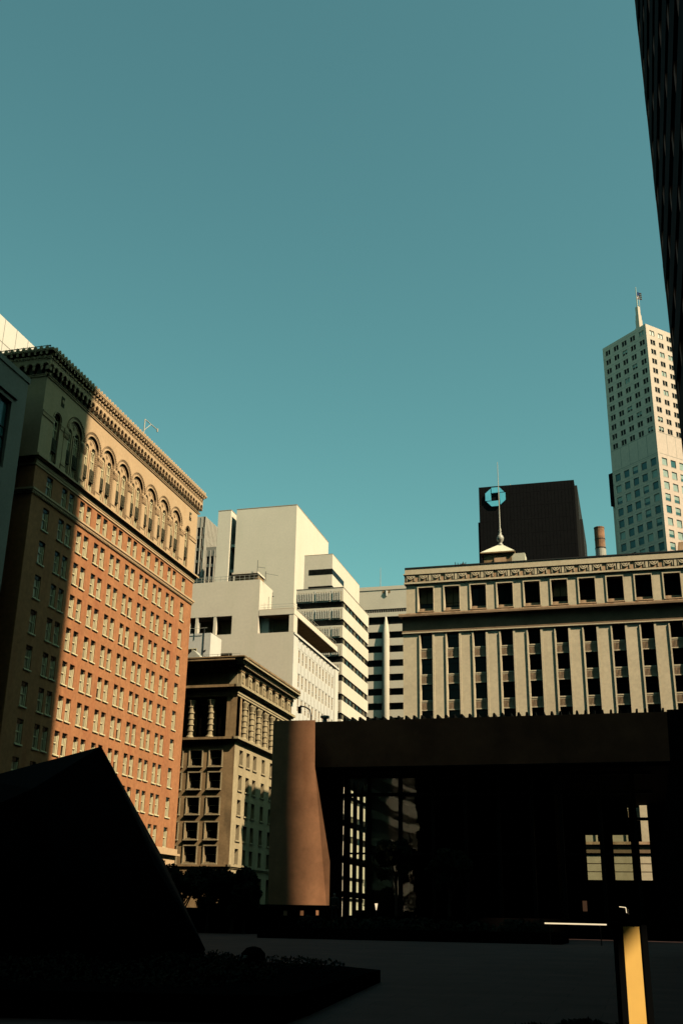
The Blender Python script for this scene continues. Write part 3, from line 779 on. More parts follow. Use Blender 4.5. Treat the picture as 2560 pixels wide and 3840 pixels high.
# ------------------------------------------------------------------ round-column building closing the street
cb = thing('column_building', 'pale concrete office building with round columns between dark window bands, closing the street', 'building', (-50, 285, 0))
FC = FY(270)
o = MB().m('concrete')
o.box(W, -95, -12, 270, 300, 79.65, 86.0); o.box(W, -95, -12, 270, 300, 77.5, 78.7); o.m('gconc'); o.box(W, -95.1, -11.9, 269.9, 300.1, 84.9, 85.0)
o.m('concrete')
zz = [(75.35-3.8*k_-2.0, 75.35-3.8*k_) for k_ in range(20)]
for a, b in zz:
    if a > 0: o.box(W, -95, -12, 270.0, 299, a, b)
o.build('spandrel_band', cb)
o = MB().m('dglass'); o.box(W, -94, -13, 270.6, 298, 0, 84); o.build('glazing', cb)
o = MB().m('gconc')
for k_ in range(130): o.box(FC, -94+k_*.62, -93.8+k_*.62, -.5, -.1, 78.7, 79.65)
o.build('louvre', cb)
def rcol():
    o = MB().m('concrete'); o.lathe((0, 0), [(.95, 0), (.95, 72.2), (.75, 74.4), (.35, 76.6), (.2, 77.3)], 18)
    return o.build('round_column', loc=(0, 0, 0), smooth=True)
RC = Proto(rcol)
for x in (-80, -60.75, -41.5, -22.2): RC.put(cb, (x, 269.6, 0))
o = MB().m('white_w')
for x in (-60.75, -41.5): o.lathe((x, 269.9), [(.2, 83.2), (.5, 84.6)], 8); o.m('stone_dk'); o.box(FC, x-1.1, x+1.1, 0, .03, 84.0, 84.9); o.m('white_w')
o.build('roof_scupper', cb)
o = MB().m('steel'); o.tube((-63.5, 275, 86), (-63.5, 275, 93), .12, 5, .05); o.build('roof_mast', cb)

# ------------------------------------------------------------------ beige building centre right
bb = thing('beige_building', 'beige stone office building with swag frieze, pilasters and a dark recessed band', 'building', (-10, 165, 0))
FB = FY(150); X0, X1 = -31.2, 35.0
cw = [-27.75+3.885*k_ for k_ in range(17)]           # window axes
cw = [c for c in cw if c < X1-2]
o = MB().m('beige')
top_h = [(c-1.12, c+1.12, 44.25, 47.85) for c in cw]
o.wall(FB, X0+.5, X1, 43.9, 48.5, top_h, 1.05)
o.face([(X0+.5, 150, 43.9), (X0+.5, 180, 43.9), (X0+.5, 180, 48.5), (X0+.5, 150, 48.5)])
# main piers
edges = [X0] + [v for c in cw for v in (c-.84, c+.84)]
for i in range(0, len(edges), 2):
    a = edges[i]; b = edges[i+1] if i+1 < len(edges) else X1
    o.box(FB, a, b, -1.6, 0, 11.7, 40.95)
o.box(W, X0, X0+.6, 150.01, 180, -.2, 43.9)
o.box(W, X0, X1, 179, 180, -.2, 50)
o.box(W, X1-.5, X1, 150.01, 180, -.2, 48.5)
o.build('wall', bb)
# pier edge strips
o = MB().m('beige')
for c in cw:
    for a, b in ((c-1.06, c-.9), (c+.9, c+1.2)):
        o.box(FB, a, b, 0, .16, 11.7, 40.6)
    o.m('beige_rust'); o.box(FB, c+.84, c+.92, -.3, .02, 11.7, 40.9); o.m('beige')
o.build('pilaster_strip', bb)
# frieze of swags and parapet
o = MB().m('beige_rust'); o.box(FB, X0+.25, X1, -1, .1, 48.75, 49.95)
o.m('beige'); o.box(FB, X0+.1, X1, -1, .28, 49.95, 50.12); o.box(FB, X0+.3, X1, -1, .12, 50.12, 50.95); o.box(FB, X0+.2, X1, -1, .3, 48.5, 48.75)
o.m('darksteel'); o.box(W, X0+.3, X1, 149.8, 180, 50.95, 51.1)
n = int((X1-X0-1)/1.94)
for k_ in range(n):
    c = X0+1.2+1.9425*k_
    o.m('beige'); o.ring(FB, c, 49.72, .38, .52, .1, .24, n=8, a0=math.pi, a1=2*math.pi)
    o.m('beige'); o.disc(FB, c, 49.55, .16, .1, .22, 7); o.disc(FB, c-.2, 49.68, .11, .1, .2, 6); o.disc(FB, c+.2, 49.68, .11, .1, .2, 6)
    for s_ in (-.58, .58): o.box(FB, c+s_-.05, c+s_+.05, .1, .2, 48.95, 49.75)
    if k_ % 2: o.box(FB, c+.80, c+1.14, .1, .2, 48.85, 49.9)
o.build('swag_frieze', bb)
# ledge + recessed band, coloured dark for the ledge's shadow
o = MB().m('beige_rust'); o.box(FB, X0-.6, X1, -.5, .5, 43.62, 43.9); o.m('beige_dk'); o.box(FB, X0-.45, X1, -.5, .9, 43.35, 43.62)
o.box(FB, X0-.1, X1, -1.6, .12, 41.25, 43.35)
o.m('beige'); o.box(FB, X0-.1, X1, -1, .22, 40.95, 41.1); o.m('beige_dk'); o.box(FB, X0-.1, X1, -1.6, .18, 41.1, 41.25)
o.build('ledge', bb)
def upper_win(v):
    def mk():
        Fz = Fr((0, 0), (1, 0), (0, -1)); o = MB().m('beige')
        for a, b in ((-1.3, -1.12), (1.12, 1.22)): o.box(Fz, a, b, .95, 1.13, -.1, 3.75)
        o.box(Fz, -1.3, 1.22, .95, 1.11, 3.6, 3.78); 
        o.m('beige_rust'); o.box(Fz, -1.12, 1.12, 0, .55, -.02, .5); o.box(Fz, -1.2, 1.2, .9, 1.12, -.14, .0)
        o.m('mullion'); o.box(Fz, .0, .07, .02, .08, .5, 3.6); o.box(Fz, -1.1, 1.1, .02, .08, 1.25, 1.32)
        f = o.build('window', loc=(0, 0, 0)); q = MB().m('dpane'); q.box(Fz, -1.12, 1.12, -.05, .02, .4, 3.62)
        if v: q.m('stone_dk').box(Fz, -1.1, 1.1, .02, .03, 1.4 if v == 1 else .9, 3.6)
        pq = q.build('pane', loc=(0, 0, 0)); pq.parent = f; return f
    return mk
UW = [Proto(upper_win(v)) for v in (0, 1, 2)]
vv = [1, 2, 0, 0, 0, 1, 0, 0, 0, 0]
for i, c in enumerate(cw): UW[vv[i % 10]].put(bb, (c, 151.0, 44.27))
def strip_win():
    Fz = Fr((0, 0), (1, 0), (0, -1)); o = MB().m('mullion')
    o.box(Fz, -.84, -.76, 0, .08, 0, 2.35); o.box(Fz, .76, .84, 0, .08, 0, 2.35); o.box(Fz, -.84, .84, 0, .06, 1.5, 1.56)
    f = o.build('window', loc=(0, 0, 0)); q = MB().m('dpane'); q.box(Fz, -.84, .84, -.05, .01, 0, 2.35)
    pq = q.build('pane', loc=(0, 0, 0)); pq.parent = f; return f
def spandrel():
    Fz = Fr((0, 0), (1, 0), (0, -1)); o = MB().m('beige')
    o.box(Fz, -.84, .84, 0, .3, 0, 1.45); o.box(Fz, -.84, .84, .3, .42, 1.3, 1.48); o.box(Fz, -.84, .84, .3, .38, 1.1, 1.18); o.box(Fz, -.84, .84, .3, .4, 0, .14); 
    o.m('beige_rust')
    for k_ in range(9): o.box(Fz, -.76+k_*.175, -.69+k_*.175, .3, .38, .16, 1.08)
    return o.build('spandrel', loc=(0, 0, 0))
SWN = Proto(strip_win); SPN = Proto(spandrel)
for c in cw:
    for k_ in range(7):
        zb = 37.2-3.78*k_
        SPN.put(bb, (c, 150.62, zb)); SWN.put(bb, (c, 150.7, zb-2.34 if zb-2.34 > 11.7 else 11.7))
    SWN.put(bb, (c, 150.7, 38.66))
# base
o = MB().m('beige_rust'); o.box(FB, X0-.3, X1, -.5, .35, 11.35, 11.7); o.m('beige_dk'); o.box(FB, X0-.2, X1, -1.6, .1, 10.1, 11.35); o.m('beige')  # dark band under the base ledge carries its painted shadow
o.wall(FB, X0, X1, -.2, 10.1, [(c-1.3+3.88*0, c+1.0, -.2, 6.9) for c in cw[::2]], 1.2)
o.m('beige_dk'); o.box(FB, X0, X1, 0, .03, 9.0, 9.05); o.box(FB, X0, X1, 0, .03, 8.0, 8.04)
o.build('base', bb)
o = MB().m('dpane'); o.box(W, X0+.7, X1-.6, 151.3, 151.5, 0, 48.4); o.build('inner_glazing', bb)
# roof things
o = MB().m('stone_dk'); o.box(W, -20.0, -15.7, 158, 162.5, 51, 55.2); o.m('beige_rust'); o.box(FY(158), -18.4, -16.6, 0, .3, 53.3, 54.4)
rh_ = o.build('roof_pavilion', bb)
o = MB().m('roofm')
c1 = [(-20.5, 157.6, 55.4), (-15.2, 157.6, 55.4), (-15.2, 163, 55.4), (-20.5, 163, 55.4)]; t1 = [(-18.1, 159.9, 57.2), (-17.2, 159.9, 57.2), (-17.2, 160.7, 57.2), (-18.1, 160.7, 57.2)]
for k_ in range(4): o.face([c1[k_], c1[(k_+1) % 4], t1[(k_+1) % 4], t1[k_]])
o.face(t1); o.m('stone_dk'); o.box(W, -20.5, -15.2, 157.6, 163, 55.2, 55.4); o.build('hip_roof', rh_)
o = MB().m('galv'); o.lathe((-17.6, 160.2), [(.42, 57.1), (.42, 57.4), (.25, 57.5), (.25, 57.7), (.52, 58.1), (.56, 58.45), (.45, 58.8), (.2, 59.1), (.25, 59.3), (.16, 59.6), (.22, 59.8), (.1, 60.2), (.09, 63), (.04, 71.5), (.03, 71.6)], 10)
o.build('flagpole', rh_, smooth=True)
o = MB().m('roofm'); o.box(W, -16.0, -13.7, 158.2, 161, 51, 55.1); o.prism(FY(158.2), [(-13.7, 51.2), (-12.6, 51.2), (-12.9, 51.75), (-13.7, 52.0)], -2, 0); o.build('stair_head', bb)
o = MB().m('darksteel'); 
for k_ in range(5): o.tube((-23.4+k_*.3, 152, 50.9), (-23.6+k_*.4, 152, 52.2-.12*(k_ % 3)), .07, 4)
o.lathe((-22.4, 152), [(.1, 51.2), (.35, 51.4), (.35, 51.8), (.1, 52)], 8); o.prism(FY(152), [(-26, 51.1), (-22.6, 51.1), (-22.6, 51.75)], -.5, 0); o.build('roof_fan', bb)
o = MB().m('rust'); o.lathe((-2.4, 165), [(.82, 51), (.82, 56.8), (.80, 56.8), (.80, 60.6), (.84, 60.6), (.84, 60.75), (.7, 60.75), (.7, 60.2)], 18, cap=False); o.m('darksteel')
o.lathe((-2.4, 165), [(.84, 58.7), (.84, 58.8)], 18); o.lathe((-2.4, 165), [(.86, 57.2), (.86, 57.32)], 18); ch = o.build('chimney', bb)
o = MB().m('galv'); o.lathe((-2.4, 165), [(.83, 51), (.83, 57.1)], 18); o.build('chimney_sleeve', ch)
o = MB().m('beige_rust'); o.prism(FY(156), [(8.3, 50.8), (14, 50.8), (14, 54.8), (8.9, 54.4)], -4, 0); o.m('roofm'); o.box(FY(155.8), 5, 8.6, -1, 0, 51.1, 51.3); o.build('roof_hutch', bb)
o = MB().m('beige_rust'); o.box(W, -2, 8, 156, 170, 51.0, 51.9); o.build('roof_kerb', bb)

# ------------------------------------------------------------------ black tower with the blue octagon
bt = thing('black_tower', 'black windowless-looking high-rise with a blue octagon emblem near its top corner', 'tower', (-22, 295, 0))
o = MB().m('black'); o.box(W, -36.3, -9.9, 280, 312, -.2, 116.6); o.box(W, -37.0, -36.31, 282, 312, -.2, 106.8); o.build('facade', bt)
o = MB().m('blackrib'); o.box(W, -9.89, -9.2, 282, 310, -.2, 115.7); o.box(W, -9.19, -8.4, 285, 308, -.2, 106.7)
for y in (283.5, 287, 291, 295): o.box(FX(-9.2), y, y+.3, 0, .25, 0, 106)
o.build('side_pier', bt)
o = MB().m('black'); 
for k_ in range(28): o.box(FY(280), -36.25+k_*.95, -36.1+k_*.95, 0, .03, 0, 116.4)
for k_ in range(29): o.box(FY(280), -36.3, -9.9, 0, .02, 4*k_+2, 4*k_+2.25)
o.build('curtain_rib', bt)
cx_, cz_, r_ = -31.65, 113.25, 2.8
def op(a, b): return (cx_+a*r_, cz_+b*r_)
k1 = .414
P0 = [(-k1, 1), (k1, 1), (1, k1), (1, -k1), (k1, -1), (-k1, -1), (-1, -k1), (-1, k1)]
gp = .035; s_ = .40
pieces = [[(-k1+gp, 1), (k1, 1), (1-.12, k1+.06), (-k1+gp, s_+.02)],
          [(1, k1-gp), (1, -k1), (k1+.06, -1+.12), (s_+.02, k1-gp)],
          [(k1-gp, -1), (-k1, -1), (-1+.12, -k1-.06), (k1-gp, -s_-.02)],
          [(-1, -k1+gp), (-1, k1), (-k1-.06, 1-.12), (-s_-.02, -k1+gp)]]
for pc in pieces:
    o = MB().m('emblem'); o.prism(FY(280), [op(*q) for q in pc], .2, .5); o.build('emblem_piece', bt)
o = MB().m('steel'); o.tube((-29.2, 284, 116.6), (-29.2, 284, 118.2), .15, 5); o.tube((-27.8, 284, 116.6), (-27.8, 284, 118.4), .15, 5); o.build('roof_pipe', bt)

# ------------------------------------------------------------------ white high-rise turned 45 degrees
K = 350/300
cxy = (13.96*K, 350.0); ZT = 1.6+(174.71-1.6)*K
zz_ = lambda z: 1.6+(z-1.6)*K
v1 = Vector((-.72, .694, 0)).normalized(); v2 = Vector((.694, .72, 0)).normalized()
FL = Fr(cxy, v1, (-.694, -.72)); FR = Fr(cxy, v2, (.72, -.694))
wt = thing('white_tower', 'slender white high-rise with square windows and a thin spire, one face in shade', 'tower', (cxy[0], cxy[1]+15, 0))
o = MB().m('wht_tower')
Lc = [1.98, 5.7, 9.25, 12.75, 16.35]; Rc = [2.5, 6.15, 9.8, 13.4, 17.0]
ru = [173.0-3.27*k_ for k_ in range(11)]; rl_ = [130.15-3.76*k_ for k_ in range(12)]
def hl(cs):
    return [((c-1.02)*K, (c+1.02)*K, zz_(z-1.72), zz_(z)) for c in cs for z in ru] + [((c-1.08)*K, (c+1.08)*K, zz_(z-2.35), zz_(z)) for c in cs for z in rl_]
o.wall(FL, 0, 18.5*K, -.2, ZT, hl(Lc), .5); o.wall(FR, 0, 19*K, -.2, ZT, hl(Rc), .35)
o.face([FL(0, 0, ZT), FL(18.5*K, 0, ZT), FL(18.5*K, -19*K, ZT), FR(19*K, 0, ZT)])
o.box(FL, 18.5*K, 19.2*K, -14*K, -.8, -.2, zz_(155.3)); o.box(FL, 19.2*K, 20.6*K, -12*K, -1.5, -.2, zz_(131))
o.build('wall', wt)
o = MB().m('tower'); o.box(FL, 18.9*K, 20.5*K, -1.4, -.4, zz_(121), zz_(131.6)); o.build('side_louvre', wt)
o = MB().m('wht_tower'); o.m('gconc')
for c in (3.84, 7.5, 11.0, 14.5):
    o.box(FL, c*K-.06, c*K+.06, 0, .02, zz_(131.3), zz_(138.2))
for c in (4.3, 8.0, 11.6):
    o.box(FR, c*K-.06, c*K+.06, 0, .02, zz_(131.3), zz_(138.2))
for z in (131.3, 138.2): o.box(FL, 0, 18.5*K, 0, .02, zz_(z), zz_(z)+.15); o.box(FR, .8*K, 19*K, 0, .02, zz_(z), zz_(z)+.15)
for z in ru + rl_: o.box(FL, 0, 18.5*K, 0, .012, zz_(z)+.75, zz_(z)+.83)
o.build('panel_joint', wt)
def twin(Fz, w, h, kind, bl_):
    def mk():
        o = MB().m('wht_tower')
        if kind == 'u':
            o.box(Fz, -.09, .09, -.3, -.05, 0, h)
        o.box(Fz, -w, w, -.3, .05, -.12, 0)
        f = o.build('window', loc=(0, 0, 0)); q = MB()
        q.m('blind' if bl_ == 2 else ('panelw' if bl_ == 3 else ('blueglass' if kind == 'l' else 'dpane'))); q.box(Fz, -w, w, -.33, -.28, 0, h)
        if bl_ == 1: q.m('blind').box(Fz, -w, w, -.28, -.26, h*.45, h)
        pq = q.build('pane', loc=(0, 0, 0)); pq.parent = f; return f
    return mk
PW = {}
for nm, Fo, Fs, cs in (('L', FL, Fr((0, 0), v1, FL.n), Lc), ('R', FR, Fr((0, 0), v2, FR.n), Rc[:3])):
    for ki, rs, w, h in (('u', ru, 1.02, 1.72), ('l', rl_[:8], 1.08, 2.35)):
        for c in cs:
            if nm == 'R' and c == Rc[2] and ki == 'l' : pass
            for z in rs:
                v = random.choice([0]*9+[1, 2]) if ki == 'u' else (random.choice([0, 0, 0, 0, 1, 2]) if nm == 'L' else random.choice([2, 2, 2, 0, 1]))
                if nm == 'R' and ki == 'u' and (z == ru[0] and c < 8): v = 3
                key = (nm, ki, v)
                if key not in PW: PW[key] = Proto(twin(Fs, w*K, h*K, ki, v))
                PW[key].put(wt, Fo(c*K, 0, zz_(z-h)))
o = MB().m('dpane'); o.face([FL(.6, -.51, 0), FL(18*K, -.51, 0), FL(18*K, -.51, zz_(103)), FL(.6, -.51, zz_(103))]); o.face([FR(.6, -.4, 0), FR(18*K, -.4, 0), FR(18*K, -.4, ZT-1), FR(.6, -.4, ZT-1)]); o.build('inner_glazing', wt)
o = MB().m('wht_tower')
q = FL(3.9*K, -1.6*K, 0)
def sq(w, z0, z1, dx=0): o.box(Fr((q.x, q.y), v1, FL.n), -w+dx, w+dx, -w, w, z0, z1)
sq(1.1, ZT, ZT+.9); sq(.85, ZT+.9, ZT+4.2); sq(.75, ZT+4.2, ZT+6.2); sq(.6, ZT+6.2, ZT+9.8)
o.build('spire', wt)
o = MB().m('steel'); o.tube((q.x, q.y, ZT+9.8), (q.x, q.y, ZT+18.4), .28, 6, .12); o.tube((q.x+.8, q.y, ZT+9.8), (q.x+.8, q.y, ZT+14), .1, 5); o.build('spire_mast', wt)
fl = MB()
for k_ in range(7):
    fl.m('flagred' if k_ % 2 == 0 else 'flagwhite')
    z1 = ZT+16.2-k_*.42; 
    pts_ = [(q.x+.3+t*1.5, q.y-.1+.25*math.sin(t*5), z1-.9*t) for t in (0, .33, .66, 1)]
    for a, b in zip(pts_[:-1], pts_[1:]): fl.face([a, b, (b[0], b[1], b[2]-.42), (a[0], a[1], a[2]-.42)])
fl.m('flagblue'); fl.face([(q.x+.3, q.y-.16, ZT+16.2), (q.x+1.0, q.y-.16, ZT+15.8), (q.x+1.0, q.y-.16, ZT+14.3), (q.x+.3, q.y-.16, ZT+14.7)])
tag(fl.build('flag'), 'small red and white striped flag on the white high-rise mast', 'flag')

# ------------------------------------------------------------------ finned towers far left of centre
ft = thing('finned_tower', 'grey high-rise with close vertical fins just right of the brick building', 'tower', (-135, 310, 0))
o = MB().m('fin'); o.box(W, -150, -127.3, 300, 330, 118.9, 122.6)
o.box(W, -149, -128, 300.6, 329, 103, 119); o.m('gconc'); o.box(W, -150, -122.9, 299.8, 330, -.2, 102.5); o.build('wall', ft)
o = MB().m('dglass'); o.box(W, -149.5, -127.8, 300.4, 300.62, 103, 118.9); 
o.box(FX(-128), 301, 329, 0, .1, 103, 118.9); o.build('glazing', ft)
o = MB().m('fin')
for k_ in range(17): o.box(FY(300), -150+k_*1.42, -149.7+k_*1.42, -.4, .15, 100.9, 122.4)
for k_ in range(26): o.box(FX(-127.3), 300+k_*1.15, 300.5+k_*1.15, -.5, .25, 100.9, 122.5)
o.build('fin', ft)
o = MB().m('gconc')
for z in (107, 111, 115): o.box(FY(300), -150, -127.3, -.38, -.1, z, z+.9); o.box(FX(-127.3), 300, 330, -.4, .1, z, z+1.4)
o.build('spandrel_band', ft)
f2 = thing('finned_tower', 'lower grey finned high-rise block in front of the taller finned one', 'tower', (-110, 285, 0))
o = MB().m('gconc'); k2 = 292/300
o.box(W, -123, -95, 292, 320, 106, 109); o.m('dglass'); o.box(W, -123, -95, 292.4, 320, 40, 106); o.m('fin')
for k_ in range(20): o.box(FY(292), -123+k_*1.4, -122.7+k_*1.4, -.4, .15, 60, 108)
o.m('gconc')
for z in (98.5, 102.5): o.box(FY(292), -123, -95, -.39, -.1, z, z+1)
o.build('facade', f2)

# ------------------------------------------------------------------ dark tower on the right (its edge runs up the frame)
dt = thing('dark_tower', 'very dark granite skyscraper filling the upper right edge of the view', 'tower', (24, 32, 0))
o = MB().m('tower'); o.box(W, 4.35, 44.4, 6, 58.1, 0, 235); o.build('shaft', dt)
FT = Fr((4.35, 0), (0, 1), (-1, 0)); FT2 = Fr((0, 58.1), (1, 0), (0, 1))
o = MB().m('tower')
for k_ in range(70):
    z = 4+3.33*k_; d = .28 if k_ % 2 else .30
    o.box(FT, 5.8, 58.4, 0, d, z, z+1.9); o.box(FT2, 4.06, 44.7, 0, .3, z, z+1.9)
o.build('spandrel_band', dt)
o = MB().m('granite_dk')
for k_ in range(12):
    y = 8.5+k_*4.4; o.prism(Fr((4.35, 0), (0, 1), (-1, 0)), [(y, 0), (y+.8, 0), (y+.8, 235), (y, 235)], 0, .24)
o.box(W, 4.06, 4.36, 58.0, 58.4, 0, 235)
o.box(W, 44.3, 45.35, 57.8, 58.42, 0, 235); o.build('bay_pier', dt)  # far corner strip is unseen, added to set the tower's shadow edge
o = MB().m('towerglass'); o.box(W, 4.3, 4.34, 6.2, 58, 0, 235); o.build('glazing', dt)
# unseen neighbour slab added east of the tower to shade the plaza pavilion
o = MB().m('tower'); o.box(W, 62, 98, 53.5, 88, -.2, 120)
for k_ in range(34): o.box(W, 61.8, 98.2, 53.3, 88.2, 3+3.5*k_, 4.6+3.5*k_)
o.box(W, 61.78, 98.22, 53.28, 88.22, -.2, 2); o.box(W, 61.79, 62.2, 53.29, 54, 2, 120); o.box(W, 62.3, 80, 88.3, 104.5, -.2, 119.8); o.build('east_wing', dt)

# ------------------------------------------------------------------ pavilion (banking hall) on the plaza
pv = thing('plaza_pavilion', 'low dark granite pavilion with deep fascia, flared corner piers and glass walls', 'building', (-12, 105, 0))
def pier(sgn, xo, mm='granite'):
    """corner pier, flared towards the bottom on its inner side"""
    X = lambda x: xo+sgn*x
    o = MB().m(mm)
    A = (X(-3.8), 89.0, 17.75); B = (X(0), 89.0, 17.7); Cc = (X(.08), 89.0, 13.75); D = (X(1.65), 88.75, 6.0); E_ = (X(1.65), 88.75, .6); Fp = (X(-3.5), 88.75, .6); G = (X(-2.2), 88.92, 7.6); H = (X(-3.75), 89.0, 7.6)
    o.face([A, B, Cc, G, H]); o.face([Cc, D, E_, G]); o.face([G, E_, Fp, H])
    bk = lambda q, y=94.0: (q[0], y, q[2])
    bi = lambda q, y=94.0: (q[0]-sgn*3.0, y, q[2])
    o.m('soffit')  # inner side coloured near black so the sunlit granite reads unlit
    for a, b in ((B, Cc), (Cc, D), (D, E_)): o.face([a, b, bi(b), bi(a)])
    o.m(mm)
    for a, b in ((A, H), (H, Fp)): o.face([a, b, bk(b), bk(a)])
    o.face([A, B, bi(B), bk(A)])
    return o.build('corner_pier', pv)
pier(1, -26.3)
pier(-1, 2.9, 'soffit')  # right pier's deep shade is put into its near-black colour
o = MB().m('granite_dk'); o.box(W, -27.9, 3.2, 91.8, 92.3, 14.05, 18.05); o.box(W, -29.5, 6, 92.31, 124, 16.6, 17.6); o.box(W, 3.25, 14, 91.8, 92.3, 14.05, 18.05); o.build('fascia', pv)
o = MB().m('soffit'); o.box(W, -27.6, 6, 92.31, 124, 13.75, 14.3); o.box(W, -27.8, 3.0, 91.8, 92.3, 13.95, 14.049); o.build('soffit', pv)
finp = Proto(lambda: (MB().m('blackrib').prism(Fr((0, 0), (1, 0), (0, -1)), [(-.11, 0), (.11, 0), (.11, .42), (-.05, .42)], -2.0, 0)).build('roof_fin', loc=(0, 0, 0)))
for k_ in range(40): finp.put(pv, (-24.6+.70*k_, 92.35, 18.05))
o = MB().m('galv'); o.lathe((-26.4, 92.4), [(.3, 17.6), (.45, 17.8), (.45, 18.05), (.22, 18.15), (.2, 18.4), (.42, 18.5), (.42, 18.65)], 10); o.build('roof_vent', pv)
# glazing
mx_ = [-24.75, -22.66, -19.85, -17.0, -14.2, -11.4, -8.6, -6.2, -3.0, -.2]
o = MB().m('mullion')
for x in mx_: o.box(W, x-.16, x+.16, 93.9, 94.3, .6, 13.76)
for z in (.6, 11.75, 13.3): o.box(W, -24.8, 1.3, 93.95, 94.25, z, z+.3)
o.box(W, -24.8, 1.3, 93.95, 94.25, 6.9, 7.05)
o.build('mullion', pv)
for a, b in zip(mx_[:-1], mx_[1:]):
    o = MB().m('sglass'); o.face([(a+.16, 94.1, .9), (b-.16, 94.1, .9), (b-.16, 94.1, 13.3), (a+.16, 94.1, 13.3)]); o.build('pane', pv, recalc=False)
o = MB().m('mullion')
for k_ in range(5): o.box(W, -25.06, -24.97, 95.35+2.35*k_, 96.6+2.35*k_, .6, 13.76)
o.box(W, -25.06, -24.97, 104.6, 123.5, .6, 13.76)
for z in (3.4, 6.2, 9.3): o.box(W, -25.08, -24.95, 94, 105, z, z+.5)
o.box(W, -29.0, -24.97, 93.7, 94.0, .6, 16.5)
for z in (11.75, 1.6): o.box(W, -25.15, -24.9, 94, 106, z, z+.25)
o.build('side_wall', pv)
o = MB().m('mullion'); ys = 123
for a, b in ((-25.1, -19.4), (-18.35, -5.6), (-3.9, -2.75), (-.9, -.15), (1.05, 6)): o.box(W, a*1.0, b, ys, ys+.5, .6, 13.76)
for x in (-19.0, -18.4): o.box(W, x, x+.15, ys, ys+.4, .6, 13.76)
for z in (10.6,): o.box(W, -6, -1.0, ys+.01, ys+.45, z, 13.76)
for z in (5.2, 12.1): o.box(W, -6, 2, ys+.02, ys+.44, z, z+.3)
o.box(W, -6, 2, ys+.03, ys+.43, .6, 6.0)
o.build('rear_wall', pv)
o = MB().m('soffit'); o.box(W, -17.6, -7.4, 104, 112, .6, 13.76); o.build('service_core', pv)
o = MB().m('dstone'); o.box(W, -25, 5, 94.4, 123, .61, .75); o.build('floor', pv)
o = MB().m('lamp')
o = MB().m('mullion'); o.box(W, -24.5, -20, 97, 97.6, .75, 2.4); o.box(W, -21.8, -19.2, 99, 99.5, .75, 3.5); o.build('counter', pv)

# ------------------------------------------------------------------ low walls and terrace in front of the pavilion
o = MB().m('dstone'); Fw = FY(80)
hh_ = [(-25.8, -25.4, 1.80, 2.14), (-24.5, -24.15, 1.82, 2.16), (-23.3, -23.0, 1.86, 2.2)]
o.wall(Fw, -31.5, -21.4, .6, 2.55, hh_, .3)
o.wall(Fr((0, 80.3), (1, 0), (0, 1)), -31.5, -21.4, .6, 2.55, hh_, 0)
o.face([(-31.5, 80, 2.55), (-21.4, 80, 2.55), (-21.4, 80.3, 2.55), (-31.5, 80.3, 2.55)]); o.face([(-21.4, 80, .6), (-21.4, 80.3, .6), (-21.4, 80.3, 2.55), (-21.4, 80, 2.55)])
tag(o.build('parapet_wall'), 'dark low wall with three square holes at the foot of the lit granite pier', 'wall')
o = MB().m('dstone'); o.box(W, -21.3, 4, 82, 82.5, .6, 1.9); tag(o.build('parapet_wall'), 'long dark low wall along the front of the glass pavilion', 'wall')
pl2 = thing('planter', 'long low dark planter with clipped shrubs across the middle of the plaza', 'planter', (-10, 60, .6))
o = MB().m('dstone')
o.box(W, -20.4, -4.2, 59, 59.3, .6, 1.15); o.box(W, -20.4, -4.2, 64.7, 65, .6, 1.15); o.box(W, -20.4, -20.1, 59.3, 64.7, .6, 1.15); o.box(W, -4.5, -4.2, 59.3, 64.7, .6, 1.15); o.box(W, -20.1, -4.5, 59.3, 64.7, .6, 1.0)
o.build('trough', pl2)

def leaf_mesh(name, blobs, n, size, mats=('leaf',), parent=None, seed=1, kind=None):
    rd = random.Random(seed); o = MB().m(mats[0]); tot = sum(b[3]*b[4]*b[5] for b in blobs)
    for (x, y, z, rx, ry, rz) in blobs:
        for _ in range(max(20, int(n*rx*ry*rz/tot))):
            while True:
                p_ = Vector((rd.uniform(-1, 1), rd.uniform(-1, 1), rd.uniform(-1, 1)))
                if .25 < p_.length < 1: break
            c = Vector((x+p_.x*rx, y+p_.y*ry, z+p_.z*rz)); s_ = size*rd.uniform(.6, 1.4)
            a = Vector((rd.gauss(0, 1), rd.gauss(0, 1), rd.gauss(0, 1))).normalized(); b = a.orthogonal().normalized(); 
            o.face([c-a*s_, c+b*s_*.45, c+a*s_, c-b*s_*.45])
    return o.build(name, parent, recalc=False, kind=kind)
def shrubs(parent, x0, x1, y0, y1, z, h, n, seed, size=.09, name='foliage'):
    rd = random.Random(seed); bl_ = []
    for _ in range(n):
        s_ = rd.uniform(.6, 1.25)
        bl_.append((rd.uniform(x0, x1), rd.uniform(y0, y1), z+h*.35*s_, h*.9*s_, h*.9*s_, h*.62*s_))
    return leaf_mesh(name, bl_, 260*n, size, parent=parent, seed=seed, kind='stuff' if parent is None else None)
shrubs(pl2, -19.3, -5.2, 59.9, 64, 1.05, .65, 34, 3, .1)

